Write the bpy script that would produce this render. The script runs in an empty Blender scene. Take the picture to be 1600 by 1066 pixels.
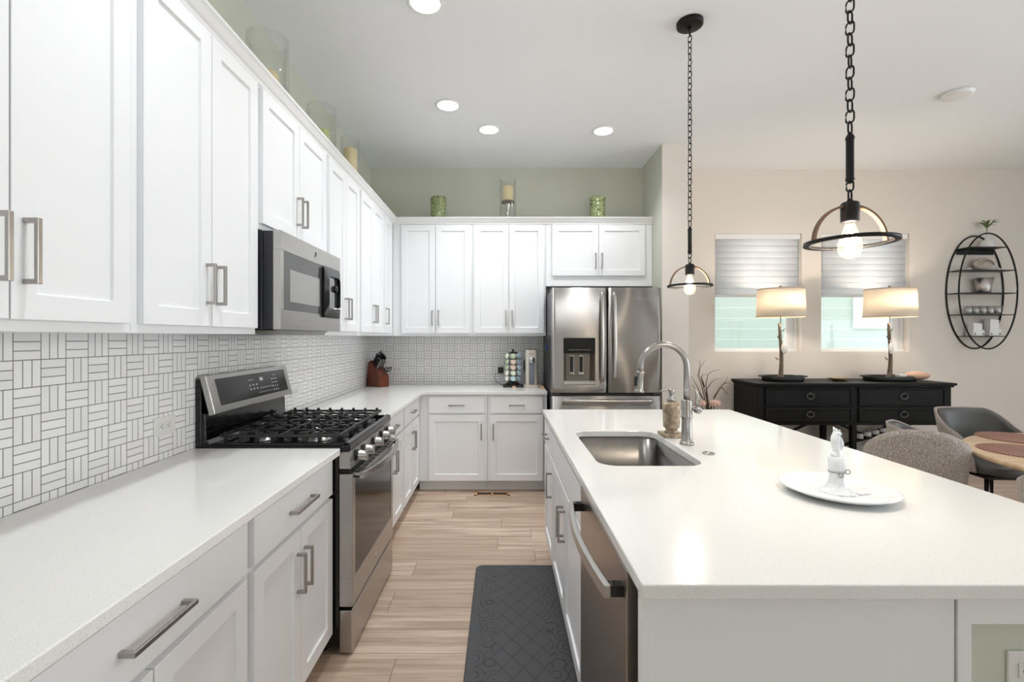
import bpy, bmesh, math, random
from mathutils import Matrix, Vector
random.seed(7)
PI = math.pi
S = bpy.context.scene
COL = S.collection

# ------------------------------------------------------------------ camera, world, light, exposure
CAMZ = 1.40
cam_data = bpy.data.cameras.new('camera')
cam_data.sensor_width = 36.0
cam_data.lens = 736.0 / 1600.0 * 36.0
cam_data.shift_x = 16.0 / 1600.0
cam_data.shift_y = -6.0 / 1600.0
cam_data.clip_start = 0.02
cam = bpy.data.objects.new('camera', cam_data)
cam.location = (0, 0, CAMZ)
cam.rotation_euler = (PI / 2, 0, 0)
COL.objects.link(cam)
S.camera = cam

S.view_settings.view_transform = 'Standard'
S.view_settings.look = 'None'
S.view_settings.gamma = 1.0
S.view_settings.use_curve_mapping = False
S.view_settings.exposure = 0.12

world = bpy.data.worlds.new('sky')
S.world = world
world.use_nodes = True
_bg = world.node_tree.nodes['Background']
_bg.inputs['Color'].default_value = (0.91, 0.96, 1.0, 1)
_bg.inputs['Strength'].default_value = 2.75

CEIL = 3.153
XW = -1.354          # left wall
YK = 4.87            # kitchen back wall
YD = 4.92            # dining wall
XR = 6.6             # right wall
YB = -3.6            # rear wall

def area_light(name, loc, rot, sx, sy, power, color=(1, 1, 1)):
    l = bpy.data.lights.new(name, 'AREA')
    l.shape = 'RECTANGLE'; l.size = sx; l.size_y = sy
    l.energy = power; l.color = color
    o = bpy.data.objects.new(name, l)
    o.location = loc; o.rotation_euler = rot
    COL.objects.link(o)
    return o
# fill lights added inside the unseen rear and side openings, standing in for daylight
PW = dict(down=5.9, rear=3.0, rear2=17.0, side=36.0, pend=13.0, table=8.5)
area_light('fill_light_rear', (0.2, YB + 0.42, 1.65), (PI / 2 + 0.6, 0, 0), 1.8, 1.4, PW['rear'], (0.87, 0.935, 1.0))
area_light('fill_light_rear_dining', (4.5, YB + 0.42, 1.65), (PI / 2 + 0.6, 0, 0), 1.8, 1.4, PW['rear2'], (0.87, 0.935, 1.0))
area_light('fill_light_side', (XR - 0.5, 1.2, 1.6), (0, PI / 2 + 0.25, 0), 2.2, 2.8, PW['side'], (0.87, 0.935, 1.0)).data.spread = math.radians(112)

# ------------------------------------------------------------------ materials
def lin(c):
    out = []
    for v in c[:3]:
        v = v / 255.0
        out.append(v / 12.92 if v <= 0.04045 else ((v + 0.055) / 1.055) ** 2.4)
    return (*out, 1.0)

class NT:
    """small helper around a node tree"""
    def __init__(self, name):
        self.m = bpy.data.materials.new(name)
        self.m.use_nodes = True
        self.t = self.m.node_tree
        self.n = self.t.nodes
        self.p = self.n['Principled BSDF']
        self.out = self.n['Material Output']
    def new(self, typ, **kw):
        x = self.n.new(typ)
        for k, v in kw.items():
            setattr(x, k, v)
        return x
    def link(self, a, b):
        self.t.links.new(a, b)
    def math(self, op, a, b=None, c=None):
        x = self.n.new('ShaderNodeMath'); x.operation = op
        for i, v in enumerate((a, b, c)):
            if v is None: continue
            if isinstance(v, (int, float)): x.inputs[i].default_value = v
            else: self.link(v, x.inputs[i])
        return x.outputs[0]
    def mix(self, fac, a, b):
        x = self.n.new('ShaderNodeMix'); x.data_type = 'RGBA'
        if isinstance(fac, (int, float)): x.inputs[0].default_value = fac
        else: self.link(fac, x.inputs[0])
        for i, v in ((6, a), (7, b)):
            if isinstance(v, tuple): x.inputs[i].default_value = v
            else: self.link(v, x.inputs[i])
        return x.outputs[2]
    def coords(self, kind='Object'):
        return self.n.new('ShaderNodeTexCoord').outputs[kind]
    def mapping(self, vec, scale=(1, 1, 1), loc=(0, 0, 0), rot=(0, 0, 0)):
        x = self.n.new('ShaderNodeMapping')
        self.link(vec, x.inputs[0])
        x.inputs['Scale'].default_value = scale
        x.inputs['Location'].default_value = loc
        x.inputs['Rotation'].default_value = rot
        return x.outputs[0]
    def noise(self, vec, scale, detail=3.0, rough=0.5):
        x = self.n.new('ShaderNodeTexNoise')
        self.link(vec, x.inputs['Vector'])
        x.inputs['Scale'].default_value = scale
        x.inputs['Detail'].default_value = detail
        x.inputs['Roughness'].default_value = rough
        return x.outputs['Fac']
    def ramp(self, fac, stops):
        x = self.n.new('ShaderNodeValToRGB')
        self.link(fac, x.inputs[0])
        e = x.color_ramp.elements
        while len(e) < len(stops): e.new(0.5)
        for i, (p, c) in enumerate(stops):
            e[i].position = p; e[i].color = c
        return x.outputs[0]
    def bump(self, h, strength=0.2, dist=0.01):
        x = self.n.new('ShaderNodeBump')
        x.inputs['Strength'].default_value = strength
        x.inputs['Distance'].default_value = dist
        self.link(h, x.inputs['Height'])
        self.link(x.outputs[0], self.p.inputs['Normal'])
    def set(self, **kw):
        for k, v in kw.items():
            k = {'color': 'Base Color', 'rough': 'Roughness', 'metal': 'Metallic', 'spec': 'Specular IOR Level',
                 'coat': 'Coat Weight', 'trans': 'Transmission Weight', 'emit': 'Emission Color', 'emits': 'Emission Strength',
                 'aniso': 'Anisotropic', 'sheen': 'Sheen Weight'}.get(k, k)
            self.p.inputs[k].default_value = v

def plain(name, rgb, rough=0.5, metal=0.0, bump=0.0, scale=200.0, vary=0.0, vscale=8.0, **kw):
    t = NT(name)
    t.set(color=lin(rgb), rough=rough, metal=metal, **kw)
    co = t.coords()
    if vary:
        c = lin(rgb)
        a = tuple(x * (1 - vary) for x in c[:3]) + (1,)
        b = tuple(min(1, x * (1 + vary)) for x in c[:3]) + (1,)
        t.link(t.ramp(t.noise(co, vscale, 4), [(0.3, a), (0.7, b)]), t.p.inputs['Base Color'])
    if bump:
        t.bump(t.noise(co, scale, 3), bump, 0.002)
    return t.m

M = {}
M['cabinet'] = plain('painted_cabinet_white', (238, 239, 241), 0.38, bump=0.03, scale=90)
M['trim_white'] = plain('trim_white_paint', (238, 238, 238), 0.4, bump=0.02, scale=60)
M['nickel'] = plain('brushed_nickel', (172, 168, 164), 0.32, 1.0, bump=0.05, scale=300)
M['dark_nickel'] = plain('satin_nickel', (162, 158, 155), 0.3, 1.0)
M['black_metal'] = plain('black_metal', (36, 34, 34), 0.45, 0.6, bump=0.05, scale=300)
M['matte_black'] = plain('matte_black', (22, 22, 23), 0.5, bump=0.05, scale=200)
M['gap_black'] = plain('recess_black', (14, 14, 15), 0.7, bump=0.02)
M['gloss_black'] = plain('black_enamel', (14, 14, 15), 0.12, bump=0.01, scale=30)
M['cast_iron'] = plain('cast_iron', (28, 28, 29), 0.42, bump=0.25, scale=260)
M['appliance_side'] = plain('charcoal_enamel', (46, 46, 52), 0.4, bump=0.06, scale=180)
M['white_plastic'] = plain('white_plastic', (226, 225, 222), 0.35, bump=0.01)
M['porcelain'] = plain('white_porcelain', (232, 234, 237), 0.12, bump=0.01, scale=12)
M['wax_white'] = plain('white_wax', (236, 238, 241), 0.4, bump=0.08, scale=60)
M['wax_cream'] = plain('cream_wax', (240, 222, 176), 0.5, bump=0.05, scale=40)
M['wax_green'] = plain('pale_green_wax', (206, 212, 150), 0.5, bump=0.05, scale=40)
M['marks'] = plain('pale_printing', (205, 205, 205), 0.5)
M['ceiling'] = plain('ceiling_paint', (241, 243, 246), 0.9, bump=0.5, scale=140)
M['wall_green'] = plain('sage_wall_paint', (204, 206, 191), 0.85, bump=0.35, scale=120)
M['wall_white'] = plain('white_wall_paint', (236, 236, 236), 0.85, bump=0.35, scale=120)
M['wall_beige'] = plain('beige_wall_paint', (232, 224, 216), 0.85, bump=0.35, scale=120)
M['blind'] = None
M['bronze'] = plain('bark_bronze', (112, 98, 84), 0.5, 0.5, bump=0.6, scale=70, vary=0.35, vscale=30)
M['black_wood'] = plain('black_wood', (15, 14, 14), 0.5, bump=0.15, scale=50, vary=0.3, vscale=14, spec=0.2)
M['cherry_wood'] = plain('red_wood_block', (100, 46, 24), 0.4, bump=0.1, scale=60, vary=0.25, vscale=20)
M['leather'] = plain('grey_leather', (82, 81, 80), 0.42, bump=0.25, scale=220)
M['dark_metal'] = plain('dark_leg_metal', (30, 30, 31), 0.4, 0.5)
M['stone_pink'] = plain('pink_stone', (214, 172, 148), 0.5, bump=0.2, scale=40, vary=0.15, vscale=12)
M['brass'] = plain('aged_brass', (140, 118, 78), 0.4, 0.7, bump=0.2, scale=60)
M['vent_metal'] = plain('bronze_grille', (112, 92, 76), 0.5, 0.4, bump=0.05)
M['tan_wood'] = plain('tan_board', (196, 160, 124), 0.5, bump=0.1, scale=60, vary=0.12, vscale=18)
M['blue'] = plain('blue_plastic', (36, 62, 130), 0.4, bump=0.02)
M['cream_plastic'] = plain('cream_machine', (214, 204, 190), 0.35, bump=0.02)
M['grey_window'] = plain('grey_tank', (112, 116, 124), 0.15, bump=0.01)
M['chrome'] = plain('chrome', (225, 225, 225), 0.06, 1.0)
M['leaf'] = plain('air_plant_green', (104, 128, 74), 0.6, vary=0.25, vscale=30)
M['dark_leaf'] = plain('deep_green_leaf', (50, 78, 62), 0.6, vary=0.25, vscale=20)
M['twig'] = plain('brown_twig', (92, 76, 66), 0.8, bump=0.4, scale=90)
M['petal'] = plain('blush_petal', (226, 190, 178), 0.7, vary=0.12, vscale=20)
M['rubber'] = plain('black_rubber', (24, 24, 24), 0.7, bump=0.05)
M['terracotta'] = plain('grey_vase', (120, 116, 110), 0.6, bump=0.2, scale=50)
M['wood_inner'] = plain('warm_wood_bow', (168, 122, 82), 0.5, bump=0.1, scale=60, vary=0.2, vscale=25)
M['agate'] = plain('agate_slice', (196, 186, 172), 0.3, vary=0.25, vscale=18)
M['silver'] = plain('hammered_silver', (196, 192, 188), 0.28, 0.9, bump=0.8, scale=70)
M['linen_card'] = plain('white_ceramic', (240, 240, 242), 0.4, bump=0.02)
M['crystal'] = plain('clear_stone', (232, 228, 222), 0.15, bump=0.6, scale=40)
M['house_mint'] = None

def thin_glass(name, tint=(1, 1, 1), base=0.06, edge=0.55, rough=0.02, glow=0.0):
    """clear sheet glass: light passes straight through, grazing rays reflect"""
    t = NT(name)
    tr = t.new('ShaderNodeBsdfTransparent'); tr.inputs[0].default_value = (*tint, 1)
    gl = t.new('ShaderNodeBsdfGlossy'); gl.inputs['Roughness'].default_value = rough
    lw = t.new('ShaderNodeLayerWeight'); lw.inputs[0].default_value = 0.35
    f = t.math('MULTIPLY_ADD', t.math('POWER', lw.outputs['Facing'], 3.0), edge, base)
    mx = t.new('ShaderNodeMixShader')
    t.link(f, mx.inputs[0]); t.link(tr.outputs[0], mx.inputs[1]); t.link(gl.outputs[0], mx.inputs[2])
    sh = mx.outputs[0]
    if glow:      # a lit bulb: its envelope shines
        em = t.new('ShaderNodeEmission'); em.inputs[0].default_value = lin((255, 236, 206)); em.inputs[1].default_value = glow
        ad = t.new('ShaderNodeAddShader'); t.link(sh, ad.inputs[0]); t.link(em.outputs[0], ad.inputs[1]); sh = ad.outputs[0]
    t.link(sh, t.out.inputs[0])
    return t.m
M['glass'] = thin_glass('clear_glass', (0.99, 0.992, 0.985), 0.05, 0.75, 0.03)
M['pane'] = thin_glass('window_glass', (0.97, 0.99, 0.98), 0.04, 0.5)
M['cut_glass'] = thin_glass('cut_glass', (0.97, 0.97, 0.96), 0.16, 0.4, 0.25)
M['bulb_glass'] = thin_glass('bulb_glass', (0.98, 0.97, 0.95), 0.05, 0.5, glow=0.35)

def green_glass():
    t = NT('green_votive_glass')
    co = t.coords()
    v = t.new('ShaderNodeTexVoronoi'); v.inputs['Scale'].default_value = 55
    t.link(t.mapping(co, (1, 1, 1.4)), v.inputs['Vector'])
    t.link(t.ramp(v.outputs['Distance'], [(0.0, lin((222, 228, 196))), (0.3, lin((160, 170, 118))), (0.8, lin((104, 114, 74)))]), t.p.inputs['Base Color'])
    t.bump(v.outputs['Distance'], 0.9, 0.006)
    t.set(rough=0.18, spec=0.7)
    return t.m
M['green_glass'] = green_glass()

def emission(name, rgb, strength):
    t = NT(name)
    e = t.new('ShaderNodeEmission'); e.inputs[0].default_value = lin(rgb); e.inputs[1].default_value = strength
    t.link(e.outputs[0], t.out.inputs[0])
    return t.m
M['led'] = emission('lit_downlight_lens', (255, 252, 246), 9.0)
M['filament'] = emission('lit_filament', (255, 226, 176), 140.0)

def steel(name, rgb, rough, axis, var=0.06, aniso=0.0):
    """brushed steel; grain runs along `axis`"""
    t = NT(name)
    co = t.coords()
    sc = [420, 420, 420]; sc['xyz'.index(axis)] = 4
    n = t.noise(t.mapping(co, tuple(sc)), 1.0, 2)
    c = lin(rgb)
    a = tuple(x * (1 - var) for x in c[:3]) + (1,); b = tuple(min(1, x * (1 + var)) for x in c[:3]) + (1,)
    t.link(t.ramp(n, [(0.3, a), (0.7, b)]), t.p.inputs['Base Color'])
    t.link(t.math('MULTIPLY_ADD', n, 0.12, rough - 0.06), t.p.inputs['Roughness'])
    t.bump(n, 0.12, 0.001)
    t.set(metal=1.0)
    if aniso:
        tg = t.new('ShaderNodeTangent'); tg.direction_type = 'RADIAL'; tg.axis = 'Z'
        t.link(tg.outputs[0], t.p.inputs['Tangent'])
        t.set(aniso=aniso); t.p.inputs['Anisotropic Rotation'].default_value = 0.25
    return t.m
M['steel_v'] = steel('stainless_vertical_grain', (178, 174, 170), 0.44, 'x', 0.04, 1.0)
M['steel_h'] = steel('stainless_level_grain', (184, 182, 179), 0.30, 'y')
M['steel_x'] = steel('stainless_cross_grain', (176, 172, 168), 0.30, 'x')
M['steel_dark'] = steel('dark_stainless', (168, 158, 150), 0.30, 'z')
M['sink_steel'] = steel('sink_stainless', (140, 137, 134), 0.30, 'z', 0.05, 0.6)

def quartz():
    t = NT('white_quartz')
    co = t.coords('Object')
    g = t.new('ShaderNodeNewGeometry').outputs['Position']
    n = t.noise(g, 420, 2, 0.6)
    v = t.new('ShaderNodeTexVoronoi'); v.inputs['Scale'].default_value = 260; t.link(g, v.inputs['Vector'])
    base = t.ramp(n, [(0.30, lin((214, 212, 208))), (0.45, lin((236, 235, 232))), (0.7, lin((240, 239, 237)))])
    sp = t.ramp(v.outputs['Distance'], [(0.0, (1, 1, 1, 1)), (0.16, (1, 1, 1, 1)), (0.2, (0, 0, 0, 1))])
    sel = t.ramp(v.outputs['Color'], [(0.78, (0, 0, 0, 1)), (0.82, (1, 1, 1, 1))])
    f = t.math('MULTIPLY', t.math('MULTIPLY', sp, sel), 0.45)
    t.link(t.mix(f, base, lin((150, 147, 142))), t.p.inputs['Base Color'])
    t.set(rough=0.13, spec=0.5)
    return t.m
M['quartz'] = quartz()

def basket(name, axis, origin, parity):
    """basket-weave tile: squares of three strips, turned alternately; axis = world axis along the wall"""
    t = NT(name)
    g = t.new('ShaderNodeNewGeometry').outputs['Position']
    sp = t.new('ShaderNodeSeparateXYZ'); t.link(g, sp.inputs[0])
    P = 0.0788
    u = t.math('DIVIDE', t.math('SUBTRACT', sp.outputs[axis], origin), P)
    v = t.math('DIVIDE', t.math('SUBTRACT', 1.4135, sp.outputs[2]), P)
    iu, iv = t.math('FLOOR', u), t.math('FLOOR', v)
    fu, fv = t.math('SUBTRACT', u, iu), t.math('SUBTRACT', v, iv)
    par = t.math('FLOORED_MODULO', t.math('ADD', t.math('ADD', iu, iv), float(parity)), 2.0)   # 0: level strips, 1: upright strips
    inv = t.math('SUBTRACT', 1.0, par)
    s = t.math('ADD', t.math('MULTIPLY', fu, par), t.math('MULTIPLY', fv, inv))
    l = t.math('ADD', t.math('MULTIPLY', fv, par), t.math('MULTIPLY', fu, inv))
    s3 = t.math('FRACT', t.math('MULTIPLY', s, 3.0))
    ds = t.math('DIVIDE', t.math('MINIMUM', s3, t.math('SUBTRACT', 1.0, s3)), 3.0)
    dl = t.math('MINIMUM', l, t.math('SUBTRACT', 1.0, l))
    d = t.math('MINIMUM', ds, dl)
    tile = t.new('ShaderNodeMapRange'); tile.inputs[1].default_value = 0.012; tile.inputs[2].default_value = 0.022
    t.link(d, tile.inputs[0])
    # slight tone change from strip to strip
    wn = t.new('ShaderNodeTexWhiteNoise'); wn.noise_dimensions = '3D'
    cb = t.new('ShaderNodeCombineXYZ'); t.link(iu, cb.inputs[0]); t.link(iv, cb.inputs[1])
    t.link(t.math('FLOOR', t.math('MULTIPLY', s, 3.0)), cb.inputs[2]); t.link(cb.outputs[0], wn.inputs['Vector'])
    white = t.ramp(wn.outputs['Value'], [(0.0, lin((234, 233, 233))), (1.0, lin((242, 241, 241)))])
    t.link(t.mix(tile.outputs[0], lin((124, 118, 114)), white), t.p.inputs['Base Color'])
    t.link(t.math('MULTIPLY_ADD', tile.outputs[0], -0.45, 0.75), t.p.inputs['Roughness'])
    t.bump(tile.outputs[0], 0.35, 0.0012)
    return t.m
M['tile_left'] = basket('basketweave_tile_side', 1, 1.378, 1)
M['tile_back'] = basket('basketweave_tile_rear', 0, XW, 1)

def floor_mat():
    t = NT('oak_plank_floor')
    g = t.new('ShaderNodeNewGeometry').outputs['Position']
    sp = t.new('ShaderNodeSeparateXYZ'); t.link(g, sp.inputs[0])
    W, L = 0.176, 1.22
    row = t.math('FLOOR', t.math('DIVIDE', t.math('ADD', sp.outputs[1], 0.06), W))
    fr = t.math('FRACT', t.math('DIVIDE', t.math('ADD', sp.outputs[1], 10.06), W))
    w1 = t.new('ShaderNodeTexWhiteNoise'); w1.noise_dimensions = '1D'; t.link(row, w1.inputs['W'])
    xx = t.math('DIVIDE', t.math('MULTIPLY_ADD', w1.outputs['Value'], L, sp.outputs[0]), L)
    ix = t.math('FLOOR', xx); fx = t.math('FRACT', xx)
    cb = t.new('ShaderNodeCombineXYZ'); t.link(ix, cb.inputs[0]); t.link(row, cb.inputs[1])
    w2 = t.new('ShaderNodeTexWhiteNoise'); w2.noise_dimensions = '2D'; t.link(cb.outputs[0], w2.inputs['Vector'])
    tone = t.ramp(w2.outputs['Value'], [(0.0, lin((190, 167, 148))), (0.5, lin((204, 181, 161))), (1.0, lin((216, 194, 174)))])
    # grain stretched along the plank, shifted plank by plank
    off = t.new('ShaderNodeVectorMath'); off.operation = 'ADD'
    sc = t.new('ShaderNodeVectorMath'); sc.operation = 'SCALE'; t.link(w2.outputs['Color'], sc.inputs[0]); sc.inputs['Scale'].default_value = 37.0
    t.link(g, off.inputs[0]); t.link(sc.outputs[0], off.inputs[1])
    n1 = t.noise(t.mapping(off.outputs[0], (1.6, 26, 1)), 1.0, 6, 0.6)
    n2 = t.noise(t.mapping(off.outputs[0], (3.0, 110, 1)), 1.0, 3, 0.5)
    n3 = t.noise(t.mapping(off.outputs[0], (2.2, 6.0, 1)), 1.0, 2, 0.5)
    c = t.mix(t.ramp(n1, [(0.38, (1, 1, 1, 1)), (0.62, (0, 0, 0, 1))]), tone, lin((172, 148, 128)))
    c = t.mix(t.math('MULTIPLY', t.ramp(n2, [(0.5, (0, 0, 0, 1)), (0.8, (1, 1, 1, 1))]), 0.35), c, lin((138, 112, 94)))
    c = t.mix(t.math('MULTIPLY', t.ramp(n3, [(0.66, (0, 0, 0, 1)), (0.78, (1, 1, 1, 1))]), 0.35), c, lin((120, 98, 84)))
    ey = t.math('MULTIPLY', t.math('MINIMUM', fr, t.math('SUBTRACT', 1.0, fr)), W)
    ex = t.math('MULTIPLY', t.math('MINIMUM', fx, t.math('SUBTRACT', 1.0, fx)), L)
    e = t.math('MINIMUM', ey, ex)
    seam = t.new('ShaderNodeMapRange'); seam.inputs[1].default_value = 0.0008; seam.inputs[2].default_value = 0.0022; t.link(e, seam.inputs[0])
    c = t.mix(seam.outputs[0], lin((120, 98, 82)), c)
    t.link(c, t.p.inputs['Base Color'])
    t.bump(t.math('ADD', seam.outputs[0], t.math('MULTIPLY', n2, 0.4)), 0.15, 0.001)
    t.set(rough=0.42, spec=0.4)
    return t.m
M['floor'] = floor_mat()

def mat_rubber():
    """anti-fatigue mat: embossed diamond lattice with a scrolled border"""
    t = NT('embossed_grey_mat')
    co = t.coords('Object')
    sp = t.new('ShaderNodeSeparateXYZ'); t.link(co, sp.inputs[0])
    x, y = sp.outputs[0], sp.outputs[1]
    a = t.math('FRACT', t.math('ADD', t.math('MULTIPLY', x, 11.0), t.math('MULTIPLY', y, 8.0)))
    b = t.math('FRACT', t.math('SUBTRACT', t.math('MULTIPLY', x, 11.0), t.math('MULTIPLY', y, 8.0)))
    la = t.math('ABSOLUTE', t.math('SUBTRACT', a, 0.5)); lb = t.math('ABSOLUTE', t.math('SUBTRACT', b, 0.5))
    lat = t.math('LESS_THAN', t.math('MINIMUM', la, lb), 0.035)
    v = t.new('ShaderNodeTexVoronoi'); v.inputs['Scale'].default_value = 11; v.inputs['Randomness'].default_value = 0.75
    t.link(co, v.inputs['Vector'])
    rings = t.math('GREATER_THAN', t.math('SINE', t.math('MULTIPLY', v.outputs['Distance'], 26.0)), 0.72)
    ax = t.math('ABSOLUTE', x)
    edge = t.math('GREATER_THAN', ax, 0.118)
    inn = t.math('LESS_THAN', ax, 0.205)
    h = t.math('ADD', t.math('MULTIPLY', t.math('MULTIPLY', rings, edge), inn), t.math('MULTIPLY', lat, t.math('SUBTRACT', 1.0, edge)))
    t.link(t.mix(t.math('MULTIPLY', h, 0.8), lin((70, 70, 72)), lin((44, 44, 46))), t.p.inputs['Base Color'])
    t.bump(t.math('ADD', t.math('MULTIPLY', h, -1.0), t.math('MULTIPLY', t.noise(co, 400, 2), 0.2)), 0.7, 0.003)
    t.set(rough=0.5, spec=0.35)
    return t.m
M['mat'] = mat_rubber()

def tweed():
    t = NT('grey_tweed')
    co = t.coords('Object')
    n = t.noise(co, 170, 3, 0.7)
    n2 = t.noise(t.mapping(co, (320, 320, 60)), 1.0, 2)
    t.link(t.ramp(t.math('MULTIPLY_ADD', n2, 0.5, t.math('MULTIPLY', n, 0.5)), [(0.36, lin((114, 107, 102))), (0.5, lin((168, 159, 152))), (0.62, lin((212, 203, 195)))]), t.p.inputs['Base Color'])
    t.bump(n, 0.5, 0.002)
    t.set(rough=0.95, sheen=0.2)
    return t.m
M['tweed'] = tweed()
M['piping'] = plain('pale_piping', (176, 160, 156), 0.8, bump=0.1)

def woven():
    t = NT('woven_copper_mat')
    co = t.coords('Object')
    sp = t.new('ShaderNodeSeparateXYZ'); t.link(co, sp.inputs[0])
    r = t.math('SQRT', t.math('ADD', t.math('POWER', sp.outputs[0], 2.0), t.math('POWER', sp.outputs[1], 2.0)))
    a = t.math('ARCTAN2', sp.outputs[1], sp.outputs[0])
    w = t.math('MULTIPLY', t.math('SINE', t.math('MULTIPLY', r, 520.0)), t.math('SINE', t.math('MULTIPLY', a, 70.0)))
    t.link(t.ramp(t.math('MULTIPLY_ADD', w, 0.5, 0.5), [(0.2, lin((116, 74, 62))), (0.6, lin((160, 110, 94))), (0.95, lin((206, 166, 148)))]), t.p.inputs['Base Color'])
    t.bump(w, 0.6, 0.003); t.set(rough=0.6)
    return t.m
M['woven'] = woven()

def wood(name, c1, c2, rough=0.4):
    t = NT(name)
    co = t.coords('Object')
    n = t.noise(t.mapping(co, (2, 26, 26)), 1.0, 5, 0.6)
    t.link(t.ramp(n, [(0.35, lin(c1)), (0.65, lin(c2))]), t.p.inputs['Base Color'])
    t.bump(n, 0.1, 0.001); t.set(rough=rough)
    return t.m
M['table_wood'] = wood('pale_oak_table', (204, 172, 138), (224, 198, 166))

def soapstone():
    t = NT('fossil_stone')
    co = t.coords('Object')
    n = t.noise(co, 38, 5, 0.65)
    t.link(t.ramp(n, [(0.32, lin((112, 96, 80))), (0.5, lin((164, 146, 122))), (0.68, lin((206, 190, 164)))]), t.p.inputs['Base Color'])
    t.bump(n, 0.3, 0.003); t.set(rough=0.4)
    return t.m
M['soapstone'] = soapstone()

def shade_mat(name, rgb, pleat):
    """pleated lampshade cloth that lets the bulb shine through"""
    t = NT(name)
    co = t.coords('Object')
    sp = t.new('ShaderNodeSeparateXYZ'); t.link(co, sp.inputs[0])
    a = t.math('ARCTAN2', sp.outputs[1], sp.outputs[0])
    w = t.math('SINE', t.math('MULTIPLY', a, pleat))
    c = t.mix(t.math('MULTIPLY_ADD', w, 0.25, 0.5), lin(tuple(v * 0.9 for v in rgb)), lin(rgb))
    df = t.new('ShaderNodeBsdfDiffuse'); tl = t.new('ShaderNodeBsdfTranslucent')
    t.link(c, df.inputs[0]); t.link(c, tl.inputs[0])
    mx = t.new('ShaderNodeMixShader'); mx.inputs[0].default_value = 0.5
    t.link(df.outputs[0], mx.inputs[1]); t.link(tl.outputs[0], mx.inputs[2])
    t.link(mx.outputs[0], t.out.inputs[0])
    return t.m
M['lampshade'] = shade_mat('pleated_lampshade', (252, 244, 232), 90)

def blind_mat():
    t = NT('sheer_window_shade')
    df = t.new('ShaderNodeBsdfDiffuse'); tl = t.new('ShaderNodeBsdfTranslucent')
    co = t.coords()
    c = t.ramp(t.noise(co, 300, 2), [(0.3, lin((246, 246, 249))), (0.7, lin((252, 252, 254)))])
    t.link(c, df.inputs[0]); t.link(c, tl.inputs[0])
    mx = t.new('ShaderNodeMixShader'); mx.inputs[0].default_value = 0.44
    t.link(df.outputs[0], mx.inputs[1]); t.link(tl.outputs[0], mx.inputs[2])
    t.link(mx.outputs[0], t.out.inputs[0])
    return t.m
M['blind'] = blind_mat()
def siding():
    t = NT('mint_lap_siding')
    g = t.new('ShaderNodeNewGeometry').outputs['Position']
    sp = t.new('ShaderNodeSeparateXYZ'); t.link(g, sp.inputs[0])
    f = t.math('FRACT', t.math('DIVIDE', sp.outputs[2], 0.17))
    t.link(t.mix(t.math('LESS_THAN', f, 0.07), lin((184, 195, 187)), lin((206, 215, 208))), t.p.inputs['Base Color'])
    t.bump(f, 0.4, 0.02); t.set(rough=0.8)
    return t.m
M['house_mint'] = siding()

# ------------------------------------------------------------------ object helpers
def wm(o):
    m = o.matrix_basis.copy()
    while o.parent:
        o = o.parent
        m = o.matrix_basis @ m
    return m

def tag(o, label, cat, group=None, kind=None):
    if label: o['label'] = label
    if cat: o['category'] = cat
    if group: o['group'] = group
    if kind: o['kind'] = kind
    return o

def thing(name, label, cat, loc=(0, 0, 0), rz=0.0, group=None):
    o = bpy.data.objects.new(name, None)
    o.empty_display_size = 0.05
    o.location = loc; o.rotation_euler = (0, 0, rz)
    COL.objects.link(o)
    return tag(o, label, cat, group)

def _frame(d):
    d = Vector(d).normalized()
    up = Vector((0, 0, 1)) if abs(d.z) < 0.95 else Vector((0, 1, 0))
    a = d.cross(up).normalized()
    return d, a, a.cross(d).normalized()

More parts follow.
